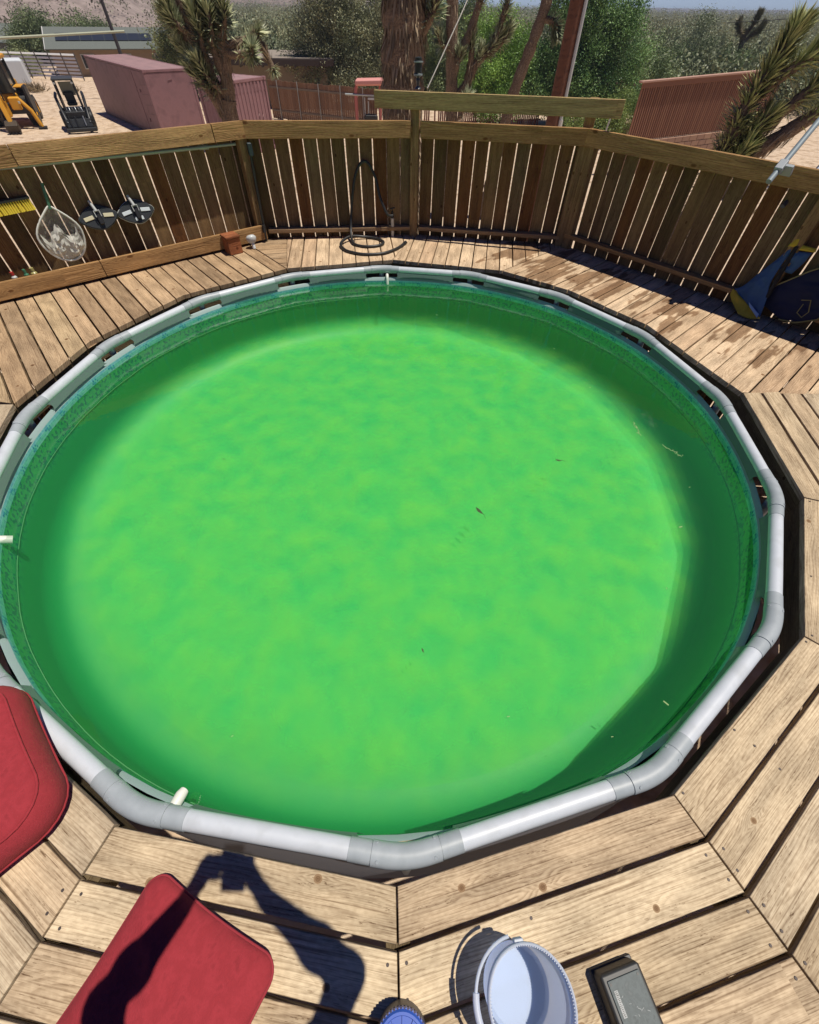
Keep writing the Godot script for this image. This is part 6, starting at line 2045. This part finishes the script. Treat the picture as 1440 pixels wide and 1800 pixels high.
func build_odds() -> void:
	build_far_joshua()
	var wood1 := mat(0.16, 0.062, 0.032, 0.75)
	tri_tex(wood1, noise_tex(95, 0.02, 256, [Color(0.6, 0.58, 0.56), Color(1, 1, 1), Color(0.85, 0.83, 0.8)], 5), 2.0, false)
	var up := thing("utility_pole", "thick red-brown wooden utility pole with a pale conduit down its right side", "utility pole", Vector3(3.02, G, -9.64))
	tb(wood1, up, "pole", [Vector3(0, -0.3, 0), Vector3(0, 4.0, 0), Vector3(0, 9.0, 0)], [0.150, 0.135, 0.11], 20)
	tb(mat(0.50, 0.52, 0.52, 0.4, 0.3), up, "conduit", [Vector3(0.150, 0, 0.09), Vector3(0.138, 4.2, 0.09), Vector3(0.115, 9.0, 0.08)], 0.034, 10)
	for y in [3.2, 5.2]: tb(mat(0.6, 0.6, 0.6, 0.35, 0.5), up, "conduit_strap", [Vector3(0.146, y, 0.09), Vector3(0.145, y + 0.10, 0.09)], 0.045, 10)
	var lp := thing("utility_pole", "thin dark utility pole far off above the grey roofed house", "utility pole", Vector3(-26.3, G, -52.0))
	tb(mat(0.045, 0.04, 0.045, 0.8), lp, "pole", [Vector3(0, 0, 0), Vector3(-0.1, 9.5, 0)], [0.16, 0.11], 8)
	bx(mat(0.045, 0.04, 0.045, 0.8), lp, "crossarm", Vector3(-0.1, 8.9, 0), Vector3(2.2, 0.12, 0.12), 0.01)
	var cab := MB.new()
	cab.tube([Vector3(-33.0, 1.15, -36.0), Vector3(-27.74, 1.33, -39.06), Vector3(-21.0, 1.63, -42.8)], 0.075, 6)
	tag(put("overhead_cable", cab, mat(0.42, 0.44, 0.32, 0.7)), "thin pale cable crossing above the far left roofs", "cable")
	var guy := MB.new()
	guy.tube([Vector3(0.30, 2.26, -6.57), Vector3(0.78, 3.0, -7.2), Vector3(2.2, 5.3, -9.2)], 0.010, 6)
	tag(put("guy_wire", guy, mat(0.30, 0.29, 0.26, 0.5, 0.4)), "thin slanting guy wire above the middle of the handrail", "wire")
	for q in [[Vector3(16.0, 4.25, -44.0), Vector3(30.0, 4.85, -41.0), "power line nearest the tree tops in the blue sky at upper right"], [Vector3(15.0, 4.9, -44.0), Vector3(30.0, 5.4, -41.0), "upper power line crossing the top edge of the sky"], [Vector3(24.0, 2.6, -48.0), Vector3(40.0, 5.0, -36.0), "thin line sloping up behind the right Joshua tree"]]:
		var pl := MB.new()
		var a: Vector3 = q[0]
		var b: Vector3 = q[1]
		var pts := []
		for i in 9: pts.append(a.lerp(b, i / 8.0) + Vector3.DOWN * 0.35 * sin(PI * i / 8.0))
		pl.tube(pts, 0.018, 5)
		tag(put("power_line", pl, mat(0.03, 0.03, 0.035, 0.6)), q[2], "power line")
	# faded red roll bar of an old machine
	var rd := mat(0.50, 0.155, 0.135, 0.6)
	var rb := thing("roll_bar", "faded red roll bar of an old machine behind the left end of the handrail", "roll bar", Vector3(-2.62, G, -30.3))
	for s in [-0.72, 0.62]:
		tb(rd, rb, "upright", [Vector3(s, 0, 0), Vector3(s, 1.75, 0), Vector3(s + 0.06, 1.98, -0.05), Vector3(s + 0.25, 2.08, -0.1)], 0.10, 6)
	var rt := MB.new()
	rt.box(Transform3D(Basis(Vector3(0, 0, 1), 0.03), Vector3(0.05, 2.10, -0.15)), Vector3(1.55, 0.26, 0.9), 0.09)
	put("top_plate", rt, mat(0.62, 0.27, 0.24, 0.6), rb)
	for q in [[-0.25, 1.5], [-0.05, 1.35]]: tb(mat(0.45, 0.47, 0.47, 0.35, 0.4), rb, "rod", [Vector3(q[0], 0.2, 0.1), Vector3(q[0] + 0.02, q[1], 0.1)], 0.035, 6)
	tb(mat(0.42, 0.46, 0.46, 0.35, 0.3), rb, "cross_rod", [Vector3(-1.3, 1.62, 0.1), Vector3(0.5, 1.58, 0.1)], 0.045, 6)
	bx(mat(0.5, 0.52, 0.52, 0.4), rb, "bracket", Vector3(0.25, 1.46, 0.12), Vector3(0.6, 0.09, 0.1), 0.01)
	bx(mat(0.02, 0.02, 0.02, 0.5), rb, "seat", Vector3(0.1, 0.55, 0.2), Vector3(0.75, 0.6, 0.3), 0.1)
	# lumber
	var lum := [mat(0.50, 0.38, 0.25, 0.85), mat(0.40, 0.30, 0.20, 0.85), mat(0.56, 0.46, 0.33, 0.85)]
	for q in [[Vector3(12.3, G, -33.6), 0.25, "pile of pale offcut boards on the ground left of the slat wall"], [Vector3(12.6, G, -31.3), 0.5, "lower pile of pale boards touching the left end of the slat wall"]]:
		var lb := thing("lumber_pile", q[2], "lumber pile", q[0], q[1], "lumber piles left of the slat wall")
		for i in 11:
			bx(lum[rng.randi() % 3], lb, "board", Vector3(rng.randf_range(-0.2, 0.2), 0.05 + (i / 4) * 0.09 + 0.35, -0.45 + (i % 4) * 0.28), Vector3(rng.randf_range(1.3, 2.2), 0.06, 0.2), 0.006, Basis(Vector3.UP, rng.randf_range(-0.35, 0.35)))
		for x in [-0.5, 0.5]: bx(lum[1], lb, "bearer", Vector3(x, 0.18, 0), Vector3(0.15, 0.36, 1.2), 0.01)
	var sh := thing("scrap_shed", "dark red-brown lean-to behind the lumber left of the slat wall", "shed", Vector3(12.2, G, -40.5), 0.1)
	bx(mat(0.075, 0.028, 0.022, 0.9), sh, "wall", Vector3(0, 0.75, 0), Vector3(6.0, 1.5, 1.8), 0.02)
	bx(mat(0.10, 0.04, 0.03, 0.9), sh, "roof", Vector3(0, 1.55, 0.1), Vector3(6.3, 0.08, 2.2), 0.01, Basis(Vector3.RIGHT, 0.08))
	tb(mat(0.5, 0.5, 0.5, 0.5), self, "marker_post", [Vector3(9.9, G, -27.0), Vector3(10.1, 0.25, -27.0)], 0.04, 8)
	tag(get_node("marker_post"), "thin grey post standing left of the slat wall", "post")
	for q in [[-36.0, -52.0, 1.15, "white storage tank box left of the white slat fence"]]:
		var t := thing("white_tank", q[3], "tank", Vector3(-32.6, G, -46.3), 0.5)
		bx(mat(0.60, 0.64, 0.68, 0.4), t, "shell", Vector3(0, 0.95, 0), Vector3(1.5, 1.5, 1.3), 0.18)
		bx(mat(0.30, 0.33, 0.36, 0.5), t, "side_panel", Vector3(-0.76, 0.85, 0.1), Vector3(0.04, 0.9, 0.8), 0.02)
		bx(mat(0.12, 0.12, 0.12, 0.7), t, "base", Vector3(0, 0.1, 0), Vector3(1.3, 0.22, 1.1), 0.02)
	# logs and rails on the sand, right
	var lg := thing("log", "cut log lying on the sand behind the right Joshua tree", "log", Vector3(13.2, G + 0.26, -18.5), 0.3)
	tb(mat(0.10, 0.075, 0.06, 0.9), lg, "stem", [Vector3(-0.7, 0, 0), Vector3(0.0, 0.02, 0), Vector3(0.7, 0, 0)], [0.27, 0.26, 0.25], 14)
	var pg := thing("pipe_stack", "stack of pale metal lengths lying on the sand at the right edge", "pipe stack", Vector3(16.4, G, -20.2), 0.15)
	for i in 9: tb(mat(0.50, 0.50, 0.48, 0.4, 0.3), pg, "pipe", [Vector3(-1.9 + 0.1 * (i % 3), 0.10 + (i / 3) * 0.13, (i % 3) * 0.16), Vector3(1.9, 0.10 + (i / 3) * 0.13, (i % 3) * 0.16)], 0.06, 8)

# ------------------------------------------------------------------ the photographer, whose arms throw the shadow
func body(chains: Array, cell: float, k: float) -> MB:
	# chains: [a, b, ra, rb]; joins tapered capsules with a smooth minimum and meshes the field with surface nets
	var lo := Vector3.ONE * 1e9
	var hi := -lo
	for c in chains:
		for q in [[c[0], c[2]], [c[1], c[3]]]:
			lo = lo.min(q[0] - Vector3.ONE * (q[1] + cell * 3))
			hi = hi.max(q[0] + Vector3.ONE * (q[1] + cell * 3))
	var n := Vector3i(((hi - lo) / cell).ceil()) + Vector3i.ONE
	var f := PackedFloat32Array()
	f.resize(n.x * n.y * n.z)
	f.fill(0.5)
	for c in chains:
		var a: Vector3 = c[0]
		var b: Vector3 = c[1]
		var ra: float = c[2]
		var rb: float = c[3]
		var pad := maxf(ra, rb) + k + cell * 2
		var i0 := Vector3i(((a.min(b) - Vector3.ONE * pad - lo) / cell).floor()).clamp(Vector3i.ZERO, n - Vector3i.ONE)
		var i1 := Vector3i(((a.max(b) + Vector3.ONE * pad - lo) / cell).ceil()).clamp(Vector3i.ZERO, n - Vector3i.ONE)
		var ab := b - a
		var inv := 1.0 / maxf(ab.length_squared(), 1e-9)
		for z in range(i0.z, i1.z + 1):
			for y in range(i0.y, i1.y + 1):
				for x in range(i0.x, i1.x + 1):
					var p := lo + Vector3(x, y, z) * cell
					var t := clampf((p - a).dot(ab) * inv, 0.0, 1.0)
					var d := (p - a - ab * t).length() - lerpf(ra, rb, t)
					if d < k + cell * 2:
						var i := (z * n.y + y) * n.x + x
						var e := f[i]
						var h := maxf(k - absf(e - d), 0.0) / k
						f[i] = minf(e, d) - h * h * k * 0.25
	var S := func(p: Vector3) -> float:
		var q := ((p - lo) / cell).clamp(Vector3.ZERO, Vector3(n) - Vector3.ONE * 1.01)
		var i := Vector3i(q.floor())
		var g := q - Vector3(i)
		var o := (i.z * n.y + i.y) * n.x + i.x
		var sy := n.x
		var sz := n.x * n.y
		var x0 := lerpf(lerpf(f[o], f[o + 1], g.x), lerpf(f[o + sy], f[o + sy + 1], g.x), g.y)
		var x1 := lerpf(lerpf(f[o + sz], f[o + sz + 1], g.x), lerpf(f[o + sz + sy], f[o + sz + sy + 1], g.x), g.y)
		return lerpf(x0, x1, g.z)
	var vid := {}
	var vs := PackedVector3Array()
	var ns := PackedVector3Array()
	var sz := n.x * n.y
	for z in n.z - 1:
		for y in n.y - 1:
			for x in n.x - 1:
				var o := (z * n.y + y) * n.x + x
				var mask := 0
				var corner := [f[o], f[o + 1], f[o + n.x], f[o + n.x + 1], f[o + sz], f[o + sz + 1], f[o + sz + n.x], f[o + sz + n.x + 1]]
				for j in 8:
					if corner[j] < 0.0: mask += 1
				if mask == 0 or mask == 8: continue
				var sum := Vector3.ZERO
				var cnt := 0
				for j in 8:
					for ax in [1, 2, 4]:
						if j & ax: continue
						var u: float = corner[j]
						var w: float = corner[j | ax]
						if (u < 0.0) != (w < 0.0):
							var t := u / (u - w)
							var pa := Vector3(j & 1, (j >> 1) & 1, j >> 2)
							var pb := Vector3((j | ax) & 1, ((j | ax) >> 1) & 1, (j | ax) >> 2)
							sum += pa.lerp(pb, t)
							cnt += 1
				var p := lo + (Vector3(x, y, z) + sum / cnt) * cell
				vid[o] = vs.size()
				vs.append(p)
				var e := cell * 0.7
				ns.append(Vector3(S.call(p + Vector3(e, 0, 0)) - S.call(p - Vector3(e, 0, 0)), S.call(p + Vector3(0, e, 0)) - S.call(p - Vector3(0, e, 0)), S.call(p + Vector3(0, 0, e)) - S.call(p - Vector3(0, 0, e))).normalized())
	var mb := MB.new()
	for o in vid:
		var x: int = o % n.x
		var y: int = (o / n.x) % n.y
		var z: int = o / sz
		if x == 0 or y == 0 or z == 0: continue
		var ax := [1, n.x, sz]
		for i in 3:
			if (f[o] < 0.0) == (f[o + ax[i]] < 0.0): continue
			var u: int = ax[(i + 1) % 3]
			var w: int = ax[(i + 2) % 3]
			if not (vid.has(o - u) and vid.has(o - w) and vid.has(o - u - w)): continue
			var a: int = vid[o]
			var b: int = vid[o - u]
			var c: int = vid[o - u - w]
			var d: int = vid[o - w]
			mb.quad(vs[a], vs[b], vs[c], vs[d], ns[a], ns[b], ns[c], ns[d])
	return mb

func build_person() -> void:
	var C := CAM
	var fw := Vector3(0, -0.7703, -0.6377)
	var up := Vector3(0, 0.6377, -0.7703)
	var phone := thing("phone", "dark phone held up in both hands above the deck edge", "phone", C - fw * 0.008 - up * 0.055)
	phone.basis = Basis(Vector3.RIGHT, up, Vector3.RIGHT.cross(up))
	var pb := MB.new()
	pb.box(Transform3D(Basis(), Vector3(0, 0, 0.0045)), Vector3(0.076, 0.150, 0.008), 0.003)
	put("case", pb, mat(0.015, 0.016, 0.018, 0.35), phone)
	var ps := MB.new()
	ps.box(Transform3D(Basis(), Vector3(0, 0, 0.009)), Vector3(0.070, 0.143, 0.0012))
	put("screen", ps, mat(0.01, 0.01, 0.012, 0.08), phone)
	var p := thing("person", "person holding up a phone at the pool edge, arms raised over the deck", "person", Vector3(0.15, TOP, 3.05))
	var o := p.position
	var skin := mat(0.42, 0.24, 0.16, 0.55)
	skin.subsurf_scatter_enabled = true
	skin.subsurf_scatter_strength = 0.1
	var L := func(x: float, y: float, z: float) -> Vector3: return Vector3(x, y, z) - o
	var ch := []
	var shR: Vector3 = L.call(0.33, 2.68, 3.00)
	var shL: Vector3 = L.call(-0.03, 2.68, 3.01)
	var elR: Vector3 = L.call(0.475, 2.735, 2.705)
	var elL: Vector3 = L.call(-0.175, 2.735, 2.755)
	var wrR: Vector3 = L.call(0.272, 2.945, 2.555)
	var wrL: Vector3 = L.call(0.020, 2.925, 2.565)
	for s in [[shR, elR, wrR], [shL, elL, wrL]]:
		ch.append([s[0], s[1], 0.058, 0.043])
		ch.append([s[1], (s[1] as Vector3).lerp(s[2], 0.35), 0.043, 0.047])
		ch.append([(s[1] as Vector3).lerp(s[2], 0.35), s[2], 0.047, 0.030])
	ch.append([L.call(0.25, 2.60, 3.04), L.call(0.05, 2.60, 3.04), 0.105, 0.105])
	ch.append([L.call(0.22, 2.42, 3.05), L.call(0.08, 2.42, 3.05), 0.105, 0.105])
	ch.append([L.call(0.21, 2.24, 3.06), L.call(0.09, 2.24, 3.06), 0.110, 0.110])
	ch.append([L.call(0.15, 2.60, 3.05), L.call(0.15, 2.24, 3.06), 0.11, 0.11])
	ch.append([L.call(0.15, 2.68, 3.04), L.call(0.15, 2.80, 3.02), 0.058, 0.052])
	ch.append([shR, L.call(0.2, 2.70, 3.03), 0.062, 0.07])
	ch.append([shL, L.call(0.1, 2.70, 3.03), 0.062, 0.07])
	for s in [-1.0, 1.0]:
		var hip: Vector3 = L.call(0.15 + s * 0.085, 2.16, 3.06)
		var kn: Vector3 = L.call(0.15 + s * 0.105, 1.76, 3.05)
		var an: Vector3 = L.call(0.15 + s * 0.12, 1.37, 3.09)
		ch.append([hip, kn, 0.092, 0.060])
		ch.append([kn, kn.lerp(an, 0.35), 0.058, 0.058])
		ch.append([kn.lerp(an, 0.35), an, 0.058, 0.038])
		ch.append([an, an + Vector3(0, -0.05, 0.02), 0.040, 0.038])
		ch.append([an + Vector3(0, -0.055, 0.02), an + Vector3(s * 0.02, -0.065, -0.13), 0.034, 0.026])
	# head with face
	var hc: Vector3 = L.call(0.15, 2.915, 3.005)
	ch.append([hc + Vector3(0, 0.02, 0.025), hc + Vector3(0, 0.01, -0.01), 0.088, 0.082])
	ch.append([hc + Vector3(0, -0.05, -0.03), hc + Vector3(0, -0.085, -0.055), 0.062, 0.036])
	ch.append([hc + Vector3(0, 0.005, -0.088), hc + Vector3(0, -0.03, -0.108), 0.010, 0.014])
	for s in [-1.0, 1.0]: ch.append([hc + Vector3(s * 0.083, 0.01, 0.01), hc + Vector3(s * 0.086, -0.03, 0.005), 0.016, 0.010])
	var skinmesh := body(ch, 0.016, 0.035)
	# hands: palms beside the phone, fingers round its back, thumbs in front
	var pc: Vector3 = phone.position - o - up * 0.012
	for s in [-1.0, 1.0]:
		var hs := []
		var wr: Vector3 = wrR if s > 0 else wrL
		var reach := 1.0 if s > 0 else 1.75
		var palm: Vector3 = pc + Vector3(s * (0.058 if s > 0 else 0.094), 0, 0) - fw * 0.012
		for j in 4:
			var t := (j - 1.5) * 0.020
			hs.append([wr.lerp(palm, 0.25), palm + up * t - up * 0.005, 0.020, 0.0135])
		var ln: float = 0.0
		for j in 4:
			ln = [0.92, 1.0, 0.94, 0.76][j]
			var a: Vector3 = palm + up * (0.030 - j * 0.020)
			var b: Vector3 = a + Vector3(-s * 0.006, 0, 0) * ln + fw * 0.024 * ln
			var c: Vector3 = b + Vector3(-s * 0.020 * reach, 0, 0) * ln + fw * 0.002
			var d: Vector3 = c + Vector3(-s * 0.018 * reach, 0, 0) * ln - fw * 0.001
			hs.append([a, b, 0.0095, 0.0088])
			hs.append([b, c, 0.0088, 0.0080])
			hs.append([c, d, 0.0080, 0.0068])
		var th: Vector3 = wr.lerp(palm, 0.55) - fw * 0.012
		hs.append([th, palm + Vector3(-s * 0.012, 0, 0) - fw * 0.018 + up * 0.006, 0.014, 0.011])
		hs.append([palm + Vector3(-s * 0.012, 0, 0) - fw * 0.018 + up * 0.006, palm + Vector3(-s * 0.032, 0, 0) - fw * 0.013 + up * 0.026, 0.0105, 0.008])
		hs.append([wr, wr.lerp(palm, 0.3), 0.027, 0.024])
		var hm := body(hs, 0.0055, 0.008)
		skinmesh.v.append_array(hm.v)
		skinmesh.n.append_array(hm.n)
		skinmesh.uv.append_array(hm.uv)
	put("body", skinmesh, skin, p)
	# clothes: the same limbs a little thicker
	var shirt := []
	for c in ch.slice(6, 13):
		if (c[0] as Vector3).y + o.y > 2.78 or (c[1] as Vector3).y + o.y > 2.78: continue
		shirt.append([c[0], c[1], c[2] + 0.014, c[3] + 0.014])
	shirt.append([shR, shR.lerp(elR, 0.55), 0.070, 0.060])
	shirt.append([shL, shL.lerp(elL, 0.55), 0.070, 0.060])
	put("shirt", body(shirt, 0.018, 0.04), mat(0.05, 0.06, 0.075, 0.9), p)
	var shorts := []
	for s in [-1.0, 1.0]: shorts.append([L.call(0.15 + s * 0.075, 2.20, 3.06), L.call(0.15 + s * 0.105, 1.80, 3.05), 0.118, 0.092])
	shorts.append([L.call(0.21, 2.22, 3.06), L.call(0.09, 2.22, 3.06), 0.126, 0.126])
	put("shorts", body(shorts, 0.02, 0.04), mat(0.10, 0.095, 0.08, 0.9), p)
	var hair := [[hc + Vector3(0, 0.045, 0.04), hc + Vector3(0, 0.050, -0.005), 0.088, 0.082], [hc + Vector3(0, 0.0, 0.065), hc + Vector3(0, -0.04, 0.065), 0.068, 0.05]]
	put("hair", body(hair, 0.012, 0.03), mat(0.03, 0.02, 0.014, 0.6), p)
	var eye := MB.new()
	for s in [-1.0, 1.0]: eye.lathe(Transform3D(Basis(), hc + Vector3(s * 0.032, 0.004, -0.080)), [Vector2(0.0, -0.011), Vector2(0.008, -0.008), Vector2(0.011, 0.0), Vector2(0.008, 0.008), Vector2(0.0, 0.011)], 12, true)
	put("eyes", eye, mat(0.5, 0.48, 0.45, 0.2), p)
	var mouth := MB.new()
	mouth.tube([hc + Vector3(-0.022, -0.062, -0.093), hc + Vector3(0, -0.060, -0.100), hc + Vector3(0.022, -0.062, -0.093)], 0.005, 6)
	put("mouth", mouth, mat(0.30, 0.10, 0.08, 0.5), p)
